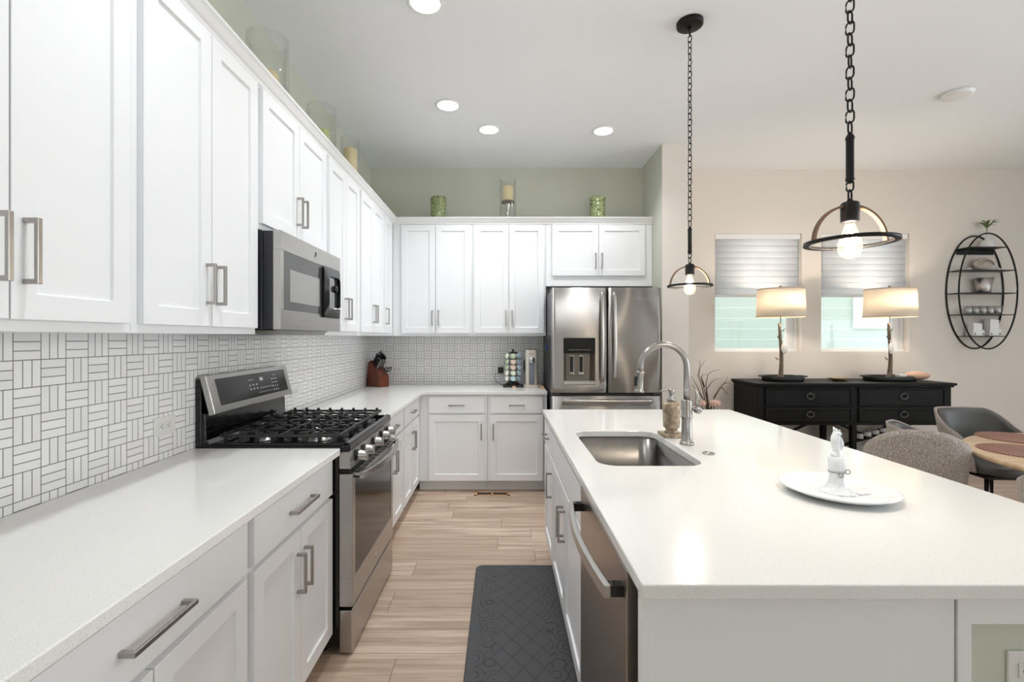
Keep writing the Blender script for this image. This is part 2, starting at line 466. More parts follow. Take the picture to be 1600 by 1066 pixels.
class MB:
    """collects shapes into one mesh"""
    def __init__(self, bev=0.0):
        self.bm = bmesh.new(); self.bev = bev
    def box(self, x0, x1, y0, y1, z0, z1):
        x0, x1 = min(x0, x1), max(x0, x1); y0, y1 = min(y0, y1), max(y0, y1); z0, z1 = min(z0, z1), max(z0, z1)
        v = [self.bm.verts.new(p) for p in ((x0, y0, z0), (x1, y0, z0), (x1, y1, z0), (x0, y1, z0), (x0, y0, z1), (x1, y0, z1), (x1, y1, z1), (x0, y1, z1))]
        for f in ((0, 3, 2, 1), (4, 5, 6, 7), (0, 1, 5, 4), (1, 2, 6, 5), (2, 3, 7, 6), (3, 0, 4, 7)):
            self.bm.faces.new([v[i] for i in f])
        return self
    def loft(self, rings, close=True, cap=True, smooth=True):
        vs = [[self.bm.verts.new(p) for p in r] for r in rings]
        n = len(rings[0])
        for i in range(len(vs) - 1):
            for j in range(n if close else n - 1):
                f = self.bm.faces.new((vs[i][j], vs[i][(j + 1) % n], vs[i + 1][(j + 1) % n], vs[i + 1][j]))
                f.smooth = smooth
        if cap and close:
            for r in (vs[0], vs[-1]):
                try: self.bm.faces.new(r)
                except ValueError: pass
        return self
    def tube(self, pts, r, seg=10, closed=False, flat=1.0):
        pts = [Vector(p) for p in pts]
        n = len(pts)
        rr = r if isinstance(r, (list, tuple)) else [r] * n
        rings = []; a = None
        for i, p in enumerate(pts):
            if closed: d = pts[(i + 1) % n] - pts[i - 1]
            else: d = pts[min(i + 1, n - 1)] - pts[max(i - 1, 0)]
            d.normalize()
            if a is None:
                _, a, b = _frame(d)
            else:
                a = (a - d * a.dot(d)).normalized(); b = d.cross(a)
            rings.append([p + (a * math.cos(2 * PI * k / seg) + b * math.sin(2 * PI * k / seg) * flat) * rr[i] for k in range(seg)])
        if closed: rings.append(rings[0]); return self._closed(rings)
        return self.loft(rings)
    def _closed(self, rings):
        rings = rings[:-1]
        vs = [[self.bm.verts.new(p) for p in r] for r in rings]
        n, m = len(vs), len(vs[0])
        # pick the ring offset that twists least at the seam
        best = min(range(m), key=lambda o: sum((rings[-1][k] - rings[0][(k + o) % m]).length for k in range(m)))
        for i in range(n):
            o = best if i == n - 1 else 0
            for k in range(m):
                f = self.bm.faces.new((vs[i][k], vs[i][(k + 1) % m], vs[(i + 1) % n][(k + 1 + o) % m], vs[(i + 1) % n][(k + o) % m]))
                f.smooth = True
        return self
    def lathe(self, prof, c=(0, 0, 0), seg=32, axis='z', cap=True, sx=1.0, sy=1.0):
        c = Vector(c); rings = []
        for r, h in prof:
            ring = []
            for k in range(seg):
                t = 2 * PI * k / seg
                u, v = max(r, 1e-4) * math.cos(t) * sx, max(r, 1e-4) * math.sin(t) * sy
                ring.append(c + Vector({'z': (u, v, h), 'x': (h, u, v), 'y': (u, h, v)}[axis]))
            rings.append(ring)
        return self.loft(rings, cap=cap)
    def prism(self, poly, z0, z1, plane='xy'):
        def P(a, b, h): return {'xy': (a, b, h), 'xz': (a, h, b), 'yz': (h, a, b)}[plane]
        lo = [self.bm.verts.new(P(a, b, z0)) for a, b in poly]
        hi = [self.bm.verts.new(P(a, b, z1)) for a, b in poly]
        self.bm.faces.new(lo); self.bm.faces.new(hi)
        n = len(poly)
        for i in range(n):
            self.bm.faces.new((lo[i], lo[(i + 1) % n], hi[(i + 1) % n], hi[i]))
        return self
    def bar(self, a, b, w, h=None):
        """square bar from a to b"""
        a, b = Vector(a), Vector(b); h = h or w
        d, s, u = _frame(b - a)
        r = lambda p: [p + s * w / 2 + u * h / 2, p - s * w / 2 + u * h / 2, p - s * w / 2 - u * h / 2, p + s * w / 2 - u * h / 2]
        return self.loft([r(a), r(b)], smooth=False)
    def ball(self, c, r, seg=16, sx=1, sy=1, sz=1):
        c = Vector(c)
        prof = [(math.sin(PI * i / (seg // 2)), -math.cos(PI * i / (seg // 2))) for i in range(seg // 2 + 1)]
        rings = [[c + Vector((q * r * sx * math.cos(2 * PI * k / seg), q * r * sy * math.sin(2 * PI * k / seg), h * r * sz)) if q > 1e-6 else c + Vector((1e-5 * math.cos(2 * PI * k / seg), 1e-5 * math.sin(2 * PI * k / seg), h * r * sz)) for k in range(seg)] for q, h in prof]
        return self.loft(rings)
    def xf(self, mat):
        self.bm.transform(mat); return self
    def add(self, other):
        me = bpy.data.meshes.new('tmp'); other.bm.to_mesh(me); self.bm.from_mesh(me); bpy.data.meshes.remove(me); return self
    def build(self, name, mat, parent=None, world=True, bev=None):
        bm = self.bm
        bmesh.ops.recalc_face_normals(bm, faces=bm.faces)
        if parent is not None and world:
            bm.transform(wm(parent).inverted())
        me = bpy.data.meshes.new(name)
        bm.to_mesh(me); bm.free()
        me.materials.append(M[mat] if isinstance(mat, str) else mat)
        o = bpy.data.objects.new(name, me)
        COL.objects.link(o)
        if parent is not None: o.parent = parent
        b = self.bev if bev is None else bev
        if b:
            md = o.modifiers.new('edge', 'BEVEL'); md.width = b; md.segments = 2; md.limit_method = 'ANGLE'; md.angle_limit = math.radians(40)
        return o

def copy_tree(o, parent=None):
    c = o.copy(); COL.objects.link(c)
    if parent is not None: c.parent = parent
    for ch in list(o.children): copy_tree(ch, c)
    return c

def struct(name, mb, mat, parent=None, bev=None):
    o = mb.build(name, mat, parent, bev=bev)
    if parent is None: o['kind'] = 'structure'
    return o

def text_mesh(name, body, size, mat, parent, loc, rot, depth=0.0006):
    cu = bpy.data.curves.new(name, 'FONT'); cu.body = body; cu.size = size; cu.extrude = depth
    cu.align_x = 'CENTER'; cu.align_y = 'CENTER'
    ob = bpy.data.objects.new(name, cu); COL.objects.link(ob)
    dg = bpy.context.evaluated_depsgraph_get(); dg.update()
    me = bpy.data.meshes.new_from_object(ob.evaluated_get(dg))
    bpy.data.objects.remove(ob)
    from mathutils import Euler
    me.transform(Matrix.Translation(loc) @ Euler(rot).to_matrix().to_4x4())
    me.transform(wm(parent).inverted())
    me.materials.clear(); me.materials.append(M[mat])
    o = bpy.data.objects.new(name, me); COL.objects.link(o); o.parent = parent
    return o

# faces cabinets look out of: F(u, out, z) -> world
def face(kind, p):
    if kind == 'L': return lambda u, o, z: (p + o, u, z)     # looks towards +X
    if kind == 'B': return lambda u, o, z: (u, p - o, z)     # looks towards the camera
    return lambda u, o, z: (p - o, u, z)                     # 'I' looks towards -X

def fbox(mb, F, u0, u1, o0, o1, z0, z1):
    a, b = F(u0, o0, z0), F(u1, o1, z1)
    return mb.box(a[0], b[0], a[1], b[1], a[2], b[2])

def shaker(F, u0, u1, z0, z1, th=0.02, st=0.057, rec=0.009):
    """door slab with a recessed middle panel; back at out=0"""
    mb = MB()
    def ring(a, o): return [F(u0 + a, o, z0 + a), F(u1 - a, o, z0 + a), F(u1 - a, o, z1 - a), F(u0 + a, o, z1 - a)]
    mb.loft([ring(0, 0), ring(0, th), ring(st, th), ring(st + 0.002, th - rec)], smooth=False)
    return mb

def slab(F, u0, u1, z0, z1, th=0.02):
    return fbox(MB(), F, u0, u1, 0, th, z0, z1)

def pull(F, u, z, length, vertical, th=0.02, out=0.032, w=0.011):
    mb = MB(0.0012)
    h = length / 2
    if vertical:
        fbox(mb, F, u - w / 2, u + w / 2, th + out - 0.007, th + out + 0.002, z - h, z + h)
        for s in (-1, 1): fbox(mb, F, u - w / 2, u + w / 2, th, th + out - 0.006, z + s * (h - w / 2) - w / 2, z + s * (h - w / 2) + w / 2)
    else:
        fbox(mb, F, u - h, u + h, th + out - 0.007, th + out + 0.002, z - w / 2, z + w / 2)
        for s in (-1, 1): fbox(mb, F, u + s * (h - w / 2) - w / 2, u + s * (h - w / 2) + w / 2, th, th + out - 0.006, z - w / 2, z + w / 2)
    return mb

def add_door(cab, F, u0, u1, z0, z1, handle=None, hlen=0.143, hz=None):
    d = shaker(F, u0, u1, z0, z1).build('door', 'cabinet', cab, bev=0.0015)
    if handle is not None:
        pull(F, handle, hz, hlen, True).build('handle', 'nickel', d)
    return d

def add_drawer(cab, F, u0, u1, z0, z1, hlen=0.14, handle=True):
    d = slab(F, u0, u1, z0, z1).build('drawer', 'cabinet', cab, bev=0.002)
    if handle:
        pull(F, (u0 + u1) / 2, (z0 + z1) / 2, hlen, False).build('handle', 'nickel', d)
    return d

# ================================================================== THE SETTING
WZ0, WZ1 = 1.246, 2.483
WIN = [(2.226, 3.135), (3.336, 4.258)]
struct('floor', MB().box(XW - 0.1, XR + 0.1, YB - 0.1, YD + 0.12, -0.06, 0), 'floor')
struct('ceiling', MB().box(XW - 0.1, XR + 0.1, YB - 0.1, YD + 0.12, CEIL, CEIL + 0.08), 'ceiling')
struct('wall_left', MB().box(XW - 0.12, XW, YB, YK + 0.13, 0, CEIL), 'wall_green')
struct('wall_back', MB().box(XW, 1.452, YK, YK + 0.13, 0, CEIL), 'wall_green')
# wing wall beside the refrigerator: sage on the kitchen side, beige on its end and dining side
struct('wall_partition', MB().box(1.455, 1.695, 4.27, YD, 0, CEIL), 'wall_beige')
struct('wall_partition_kitchen_side', MB().box(1.452, 1.455, 4.2705, YK, 0, CEIL), 'wall_green')
mb = MB()
xs = [1.60, WIN[0][0], WIN[0][1], WIN[1][0], WIN[1][1], XR]
for i in range(0, 5, 2): mb.box(xs[i], xs[i + 1], YD, YD + 0.16, 0, CEIL)
for a, b in WIN:
    mb.box(a, b, YD, YD + 0.16, 0, WZ0); mb.box(a, b, YD, YD + 0.16, WZ1, CEIL)
struct('wall_dining', mb, 'wall_beige')
def holed_wall(name, axis, p0, p1, a0, a1, holes, z0, z1, mat):
    mb = MB(); cuts = [a0]
    def put(u0, u1, w0, w1):
        if axis == 'x': mb.box(u0, u1, p0, p1, w0, w1)
        else: mb.box(p0, p1, u0, u1, w0, w1)
    cur = a0
    for h0, h1 in holes:
        put(cur, h0, 0, CEIL); put(h0, h1, 0, z0); put(h0, h1, z1, CEIL); cur = h1
    put(cur, a1, 0, CEIL)
    struct(name, mb, mat)
holed_wall('wall_rear', 'x', YB - 0.12, YB, XW - 0.12, XR + 0.12, [(-0.7, 1.1), (3.6, 5.4)], 0.9, 2.4, 'wall_white')  # unseen wall; white paint and added openings brighten the room
holed_wall('wall_right', 'y', XR, XR + 0.12, YB, YD + 0.16, [(-0.2, 2.6)], 0.5, 2.7, 'wall_white')
struct('baseboard_dining', MB(0.004).box(1.695, XR, YD - 0.016, YD, 0, 0.12), 'trim_white')

def win_unit(n, axis, p, a0, a1, z0, z1, fr=0.05):
    """frame with a pane; p is the middle of its thickness"""
    def bx(m, u0, u1, w0, w1, t):
        if axis == 'x': m.box(u0, u1, p - t, p + t, w0, w1)
        else: m.box(p - t, p + t, u0, u1, w0, w1)
    f = MB(0.003)
    bx(f, a0, a1, z0, z0 + fr, 0.03); bx(f, a0, a1, z1 - fr, z1, 0.03)
    bx(f, a0, a0 + fr, z0 + fr, z1 - fr, 0.03); bx(f, a1 - fr, a1, z0 + fr, z1 - fr, 0.03)
    o = f.build('window_%d' % n, 'trim_white'); o['kind'] = 'structure'
    g = MB(); bx(g, a0 + fr, a1 - fr, z0 + fr, z1 - fr, 0.003)
    g.build('window_pane', 'pane', o)
    return o
for n, (a, b) in enumerate(WIN):
    w = win_unit(n + 1, 'x', YD + 0.10, a, b, WZ0, WZ1, 0.035)
    # the fixed sash bar seen at the far side of each window
    s = MB(0.002).box(b - 0.115, b - 0.035, YD + 0.085, YD + 0.112, WZ0 + 0.035, WZ1 - 0.035)
    s.build('window_sash', 'trim_white', w)
win_unit(3, 'x', YB - 0.06, 3.6, 5.4, 0.9, 2.4)  # windows for the unseen rear and side openings added to let light in
win_unit(4, 'x', YB - 0.06, -0.7, 1.1, 0.9, 2.4)
win_unit(5, 'y', XR + 0.06, -0.2, 2.6, 0.5, 2.7)

# tiled splash behind the worktops
struct('wall_tile_left', MB().box(XW, XW + 0.006, 0.1, YK, 0.914, 1.4135), 'tile_left')
struct('wall_tile_back', MB().box(XW + 0.006, 0.425, YK - 0.006, YK, 0.914, 1.4135), 'tile_back')

# the neighbouring house seen through the dining windows
t = thing('house', 'mint lap sided house wall close outside the dining room windows', 'house', (4.5, 7.6, 0))
MB().box(-2.5, 12, 7.6, 8.2, -1.0, 3.5).build('house_wall', 'house_mint', t)
w = MB(0.005)
for q in ((5.66, 7.4, 1.54, 1.66), (5.66, 7.4, 3.1, 3.22), (5.66, 5.80, 1.66, 3.1), (7.26, 7.4, 1.66, 3.1)): w.box(q[0], q[1], 7.55, 7.6, q[2], q[3])
wf = w.build('house_window_frame', 'trim_white', t)
MB().box(5.80, 7.26, 7.585, 7.599, 1.66, 3.1).build('house_window_pane', 'porcelain', wf)
struct('ground', MB().box(-3, 12, YD + 0.2, 9, -1.05, -1.0), 'terracotta')

# crown moulding that runs along both rows of wall cabinets
FL, FB = -1.05, 4.54          # face-frame planes of the wall cabinets
prof = [(0, 2.488), (0.010, 2.488), (0.014, 2.500), (0.022, 2.508), (0.036, 2.530), (0.045, 2.540), (0.045, 2.549), (0, 2.549)]
mb = MB()
mb.loft([[(FL + o, 0.62, z) for o, z in prof], [(FL + o, FB - o, z) for o, z in prof], [(1.450, FB - o, z) for o, z in prof]], smooth=False)
struct('trim_1', mb, 'trim_white')

# ================================================================== WALL CABINETS
CB, CT = 1.412, 2.487
DB, DT = 1.438, 2.477
fl, fb = face('L', FL), face('B', FB)
WG = 'white wall cabinets over the worktops'
def wall_cab(kind, label, u0, u1, doors, z0=CB, d0=DB, d1=DT, hz=1.586, loc=None):
    F = fl if kind == 'L' else fb
    deep = (FL - XW) if kind == 'L' else (YK - FB)
    c = thing('wall_cabinet', label, 'cabinet', F((u0 + u1) / 2, -deep / 2, z0), 0, WG)
    fbox(MB(0.0015), F, u0, u1, -deep + 0.001, 0, z0, CT + 0.043).build('cabinet_body', 'cabinet', c)
    for a, b, h in doors:
        add_door(c, F, a, b, d0, d1, (b - 0.028) if h == 'far' else (a + 0.028), 0.143, hz)
    return c
wall_cab('L', 'white double door wall cabinet at the near end of the run', 0.62, 1.331, [(0.64, 0.985, 'far'), (0.989, 1.308, 'near')])
wall_cab('L', 'tall white double door wall cabinet just before the microwave', 1.333, 2.006, [(1.356, 1.673, 'far'), (1.677, 1.99, 'near')])
wall_cab('L', 'short white double door wall cabinet mounted over the microwave', 2.008, 2.795, [(2.033, 2.398, 'far'), (2.402, 2.770, 'near')], 1.868, 1.892, DT, 2.031)
wall_cab('L', 'tall white double door wall cabinet just past the microwave', 2.797, 3.436, [(2.822, 3.118, 'far'), (3.122, 3.414, 'near')])
wall_cab('L', 'white double door wall cabinet next to the single door corner cabinet', 3.438, 4.130, [(3.462, 3.785, 'far'), (3.789, 4.108, 'near')])
wall_cab('L', 'narrow single door white wall cabinet in the tiled corner', 4.132, 4.538, [(4.156, 4.44, 'near')])
wall_cab('B', 'white double door wall cabinet above the knife block', FL + 0.002, -0.284, [(-0.964, -0.638, 'far'), (-0.634, -0.301, 'near')])
wall_cab('B', 'white double door wall cabinet above the coffee pod carousel', -0.282, 0.424, [(-0.264, 0.066, 'far'), (0.070, 0.405, 'near')])
wall_cab('B', 'short wide white cabinet mounted above the refrigerator', 0.426, 1.449, [(0.485, 0.928, 'far'), (0.932, 1.376, 'near')], 1.891, 1.990, DT, 2.133)

# ================================================================== BASE CABINETS
GL, GB, GI = -0.756, 4.255, 0.305      # face-frame planes
gl, gb, gi = face('L', GL), face('B', GB), face('I', GI)
BG = 'white base cabinets under the worktops'
def base_cab(kind, label, u0, u1, drawers, doors, far, hl=0.14, hollow=False, hz=0.55, false_front=False):
    F = {'L': gl, 'B': gb, 'I': gi}[kind]
    c = thing('base_cabinet', label, 'cabinet', (*F((u0 + u1) / 2, -0.3, 0)[:2], 0), 0, BG)
    m = MB(0.0015)
    if hollow:
        for a, b in ((u0, u0 + 0.018), (u1 - 0.018, u1)): fbox(m, F, a, b, -far, 0, 0.10, 0.883)
        fbox(m, F, u0 + 0.018, u1 - 0.018, -far, -far + 0.012, 0.10, 0.883)
        fbox(m, F, u0 + 0.018, u1 - 0.018, -far + 0.012, 0, 0.10, 0.118)
        fbox(m, F, u0 + 0.018, u1 - 0.018, -0.02, 0, 0.67, 0.883)
        fbox(m, F, u0 + 0.018, u1 - 0.018, -0.02, 0, 0.118, 0.15)
    else:
        fbox(m, F, u0, u1, -far, 0, 0.10, 0.883)
    m.build('cabinet_body', 'cabinet', c)
    fbox(MB(), F, u0, u1, -0.09, -0.075, 0.0, 0.10).build('toe_kick', 'cabinet', c)
    for a, b in drawers: add_drawer(c, F, a, b, 0.716, 0.862, hl, not false_front)
    for a, b, h in doors: add_door(c, F, a, b, 0.108, 0.698, (b - 0.028) if h == 'far' else (a + 0.028), 0.145, hz)
    return c
deepL = GL - XW - 0.001
base_cab('L', 'white base cabinet with one wide drawer at the near end of the worktop', 0.61, 1.383, [(0.63, 1.364)], [(0.63, 0.995, 'far'), (0.999, 1.364, 'near')], deepL, 0.19)
base_cab('L', 'white base cabinet with drawer and two doors just before the range', 1.385, 2.060, [(1.403, 2.050)], [(1.403, 1.724, 'far'), (1.728, 2.050, 'near')], deepL, 0.19)
base_cab('L', 'white base cabinet with drawer immediately past the range', 2.845, 3.545, [(2.868, 3.528)], [(2.868, 3.196, 'far'), (3.200, 3.528, 'near')], deepL)
base_cab('L', 'white base cabinet with drawer closest to the inner corner', 3.547, 4.235, [(3.565, 4.190)], [(3.565, 3.876, 'far'), (3.880, 4.190, 'near')], deepL)
deepB = YK - GB - 0.001
base_cab('B', 'white single door base cabinet under the back worktop beside the corner', GL + 0.001, -0.131, [(-0.656, -0.155)], [(-0.656, -0.155, 'far')], deepB)
base_cab('B', 'white single door base cabinet under the back worktop beside the refrigerator', -0.129, 0.408, [(-0.104, 0.372)], [(-0.104, 0.372, 'near')], deepB)
# island
deepI = 0.60
base_cab('I', 'white island sink cabinet with two doors under a plain false drawer', 1.662, 2.660, [(1.672, 2.650)], [(1.672, 2.154, 'far'), (2.158, 2.650, 'near')], deepI, 0.14, True, 0.545, True)
base_cab('I', 'narrow white island cabinet with one drawer and door at the far end', 2.662, 3.130, [(2.672, 3.115)], [(2.672, 3.115, 'near')], deepI)

t = thing('island_end_panel', 'plain white finished panel closing the near end of the island', 'panel', (0.6, 0.965, 0))
MB(0.001).box(0.305, 0.921, 0.958, 0.975, 0, 0.884).build('panel', 'trim_white', t)
MB(0.0015).box(0.2816, 0.305, 0.953, 0.975, 0, 0.884).build('edge_strip', 'trim_white', t)
MB(0.0015).box(0.9235, 0.951, 0.953, 1.03, 0, 0.884).build('edge_strip', 'trim_white', t)
t = thing('island_knee_wall', 'sage painted knee wall carrying the overhang of the island', 'knee wall', (1.05, 2.0, 0))  # sage knee wall along the back of the island cabinets
MB(0.003).box(0.953, 1.20, 0.985, 3.13, 0, 0.884).build('knee_wall_panel', 'wall_green', t)
mb = MB(0.002).box(0.9515, 1.215, 0.955, 0.984, 0.817, 0.8835)
mb.build('cap_board', 'trim_white', t)
mb = MB(0.002).box(0.9515, 0.964, 0.974, 0.984, 0.0, 0.817)
mb.build('corner_bead', 'trim_white', t)

def outlet(loc, axis, label, w=0.118, h=0.072, upright=False, slots=True):
    """cover plate lying in a wall; axis names the wall normal"""
    t = thing('wall_outlet', label, 'outlet', loc)
    if upright: w, h = h, w
    def bx(m, u0, u1, o0, o1, z0, z1):
        x, y, z = loc
        if axis == '+x': m.box(x + o0, x + o1, y + u0, y + u1, z + z0, z + z1)
        else: m.box(x + u0, x + u1, y - o1, y - o0, z + z0, z + z1)
        return m
    bx(MB(0.0025), -w / 2, w / 2, 0, 0.006, -h / 2, h / 2).build('cover_plate', 'white_plastic', t)
    for s in (-1, 1):
        cu, cz = (0, s * 0.02) if upright else (s * 0.02, 0)
        f = bx(MB(0.003), cu - 0.016, cu + 0.016, 0.006, 0.0085, cz - 0.016, cz + 0.016).build('socket', 'white_plastic', t)
        m = MB()
        for a, b in ((-0.006, 0.0), (0.006, 0.0), (0.0, -0.008)):
            if not upright: a, b = b, a
            bx(m, cu + a - 0.0013, cu + a + 0.0013, 0.0085, 0.009, cz + b - 0.003, cz + b + 0.003)
        m.build('slots', 'gap_black', f)
    return t
outlet((XW + 0.006, 1.879, 1.047), '+x', 'white wall outlet in the side tiles between the near worktop and range')
outlet((XW + 0.006, 3.06, 1.047), '+x', 'white wall outlet in the side tiles just past the range')
outlet((-1.078, YK - 0.006, 1.069), '-y', 'white wall outlet in the back tiles beside the knife block', 0.085, 0.075)
outlet((1.089, 0.985, 0.687), '-y', 'white outlet on the sage end of the island knee wall', upright=True)

# ================================================================== WORKTOPS
t = MB(0.003).box(XW + 0.0065, -0.706, 0.12, 2.060, 0.884, 0.914).build('worktop', 'quartz')
tag(t, 'white speckled quartz worktop on the near side of the range', 'worktop')
t = MB(0.003).prism([(XW + 0.0065, 2.836), (-0.706, 2.836), (-0.706, 4.222), (0.408, 4.222), (0.408, YK - 0.0065), (XW + 0.0065, YK - 0.0065)], 0.884, 0.914).build('worktop', 'quartz')
tag(t, 'white speckled quartz L shaped worktop turning the corner past the range', 'worktop')

def rrect(x0, x1, y0, y1, r, n=8):
    pts = []
    for cx, cy, a in ((x1 - r, y1 - r, 0), (x0 + r, y1 - r, PI / 2), (x0 + r, y0 + r, PI), (x1 - r, y0 + r, 1.5 * PI)):
        for k in range(n + 1):
            q = a + PI / 2 * k / n
            pts.append((cx + r * math.cos(q), cy + r * math.sin(q)))
    return pts
SX0, SX1, SY0, SY1 = 0.372, 0.778, 1.780, 2.440
def island_top():
    m = MB(0.003); bm = m.bm
    hole = rrect(SX0, SX1, SY0, SY1, 0.075, 10)
    out = [(0.276, 0.924), (1.529, 0.924), (1.529, 3.168), (0.276, 3.168)]
    es = []
    for loop in (out, hole):
        vs = [bm.verts.new((x, y, 0.914)) for x, y in loop]
        es += [bm.edges.new((vs[i], vs[(i + 1) % len(vs)])) for i in range(len(vs))]
    g = bmesh.ops.triangle_fill(bm, use_beauty=True, use_dissolve=False, edges=es)
    fs = [f for f in g['geom'] if isinstance(f, bmesh.types.BMFace)]
    ex = bmesh.ops.extrude_face_region(bm, geom=fs)
    bmesh.ops.translate(bm, vec=(0, 0, -0.030), verts=[v for v in ex['geom'] if isinstance(v, bmesh.types.BMVert)])
    return m
t = island_top().build('island_worktop', 'quartz')
tag(t, 'large white speckled quartz island top with a sink cut into it', 'worktop')

# ================================================================== SINK, FAUCET, SOAP, SWITCH
t = thing('sink', 'undermount stainless steel single bowl sink set in the island', 'sink', (0.575, 2.11, 0.68))
rings = []
for g, r, z in ((-0.012, 0.085, 0.660), (0.006, 0.08, 0.70), (0.006, 0.08, 0.872), (0.022, 0.09, 0.872), (0.022, 0.09, 0.8835), (0.003, 0.077, 0.8835), (0.002, 0.075, 0.70), (-0.004, 0.072, 0.680), (-0.020, 0.06, 0.668), (-0.06, 0.05, 0.6665), (-0.14, 0.03, 0.6655)):
    rings.append([(x, y, z) for x, y in rrect(SX0 - g, SX1 + g, SY0 - g, SY1 + g, r, 10)])
MB().loft(rings).build('bowl', 'sink_steel', t)
MB().lathe([(0.0, 0.6665), (0.044, 0.6665), (0.046, 0.669), (0.040, 0.6695), (0.034, 0.667), (0.0, 0.667)], (0.575, 2.11, 0), 24).build('drain', 'chrome', t)

fx, fy = 0.838, 2.134
t = thing('kitchen_faucet', 'brushed nickel gooseneck pull down faucet standing behind the sink', 'faucet', (fx, fy, 0.914))
MB().lathe([(0.0, 0.914), (0.031, 0.914), (0.031, 0.922), (0.027, 0.927), (0.0235, 0.930), (0.0225, 1.03), (0.0225, 1.034), (0.026, 1.036), (0.026, 1.042), (0.0235, 1.045), (0.0235, 1.112), (0.020, 1.118), (0.0, 1.118)], (fx, fy, 0), 28).build('body', 'dark_nickel', t)
cx, cz, R = 0.734, 1.262, 0.104
pts = [(fx, fy, 1.115), (fx, fy, 1.19)] + [(cx + R * math.cos(PI * k / 22), fy, cz + R * math.sin(PI * k / 22)) for k in range(23)] + [(cx - R - 0.001, fy, 1.243)]
sp = MB().tube(pts, 0.0135, 16).build('spout', 'dark_nickel', t)
hd = MB()
rr = [(0.0150, 0.0), (0.0185, 0.003), (0.0185, 0.011), (0.0165, 0.014), (0.0172, 0.050), (0.0172, 0.078), (0.0182, 0.084), (0.0225, 0.089), (0.0225, 0.095), (0.018, 0.097)]
hd.lathe([(r, -h) for r, h in rr], (0, 0, 0), 22)
hd.xf(Matrix.Translation((cx - R - 0.001, fy, 1.246)) @ Matrix.Rotation(math.radians(4), 4, 'Y'))
h = hd.build('spray_head', 'dark_nickel', t)
MB(0.002).box(cx - R - 0.030, cx - R - 0.016, fy - 0.007, fy + 0.007, 1.180, 1.222).build('spray_button', 'rubber', h)
lv = MB().tube([(fx + 0.018, fy, 1.078), (fx + 0.046, fy - 0.004, 1.074)], [0.017, 0.019], 16)
lv.ball((fx + 0.048, fy - 0.004, 1.073), 0.020)
lv.tube([(fx + 0.050, fy - 0.004, 1.085), (fx + 0.046, fy - 0.006, 1.12), (fx + 0.040, fy - 0.008, 1.165)], [0.012, 0.009, 0.006], 12)
lv.build('lever', 'dark_nickel', t)

px, py = 0.832, 2.31
t = thing('soap_dispenser', 'brown fossil stone soap pump standing behind the faucet', 'soap dispenser', (px, py, 0.914))
mb = MB(0.003); mb.box(px - 0.052, px + 0.052, py - 0.052, py + 0.052, 0.914, 0.932)
mb.build('foot', 'soapstone', t)
MB().lathe([(0.0, 0.932), (0.034, 0.932), (0.030, 0.942), (0.027, 0.952), (0.036, 0.958), (0.039, 0.964), (0.040, 0.985), (0.042, 1.04), (0.043, 1.068), (0.041, 1.074), (0.036, 1.080), (0.022, 1.084), (0.0, 1.085)], (px, py, 0), 28).build('bottle', 'soapstone', t)
pm = MB().lathe([(0.0, 1.084), (0.022, 1.084), (0.021, 1.098), (0.013, 1.106), (0.011, 1.118), (0.013, 1.122), (0.014, 1.142), (0.011, 1.148), (0.0, 1.149)], (px, py, 0), 20)
pm.tube([(px, py, 1.140), (px - 0.03, py, 1.140), (px - 0.052, py, 1.136), (px - 0.056, py, 1.128)], [0.005, 0.004, 0.0032, 0.003], 10)
pm.build('pump', 'dark_nickel', t)

t = thing('air_switch', 'small round nickel air switch button set in the island', 'switch', (0.862, 1.962, 0.914))
MB().lathe([(0.0, 0.914), (0.024, 0.914), (0.024, 0.917), (0.021, 0.920), (0.015, 0.920)], (0.862, 1.962, 0), 24).build('bezel', 'dark_nickel', t)
MB().lathe([(0.0, 0.919), (0.013, 0.919), (0.012, 0.922), (0.0, 0.923)], (0.862, 1.962, 0), 20).build('button', 'nickel', t)

# candle dish on the island
qx, qy = 1.040, 1.462
t = MB().lathe([(0.0, 0.914), (0.095, 0.914), (0.10, 0.916), (0.135, 0.926), (0.156, 0.936), (0.158, 0.939), (0.155, 0.940), (0.134, 0.931), (0.10, 0.922), (0.0, 0.920)], (qx, qy, 0), 56).build('serving_plate', 'porcelain')
tag(t, 'round white plate under the candle holder on the island', 'plate')
t = thing('candle_holder', 'white ceramic candlestick with a tied ring standing on the island plate', 'candle holder', (qx, qy, 0.920))
MB().lathe([(0.0, 0.920), (0.050, 0.920), (0.046, 0.924), (0.030, 0.934), (0.0235, 0.952), (0.021, 0.970), (0.0205, 0.985), (0.0215, 0.990), (0.0235, 0.993), (0.0235, 1.028), (0.021, 1.030), (0.014, 1.029), (0.0135, 1.012), (0.0, 1.012)], (qx, qy, 0), 30).build('stick', 'porcelain', t)
rg = MB()
rg.tube([(qx + 0.0225 * math.cos(a * PI / 12), qy + 0.0225 * math.sin(a * PI / 12), 0.983) for a in range(24)], 0.0018, 6, True)
for k, (ox, oz) in enumerate(((-0.004, 0.977), (0.017, 0.988))):
    rg.tube([(qx + ox + 0.007 * math.cos(a * PI / 8), qy - 0.0245 + 0.001 * k, oz + 0.007 * math.sin(a * PI / 8)) for a in range(16)], 0.0016, 6, True)
rg.build('wire_ring', 'dark_nickel', t)
mb = MB()
for k in range(16):
    a = k * 0.7
    mb.ball((qx + 0.032 * math.cos(a) + 0.012 * (k % 3), qy - 0.01 + 0.034 * math.sin(a), 0.924), 0.009 - 0.0002 * k, 10, 1.2, 1.2, 0.5)
mb.ball((qx + 0.066, qy - 0.022, 0.924), 0.013, 10, 1.6, 1, 0.4)
mb.build('wax_drips', 'wax_white', t)
t = MB()
pp, rr = [], []
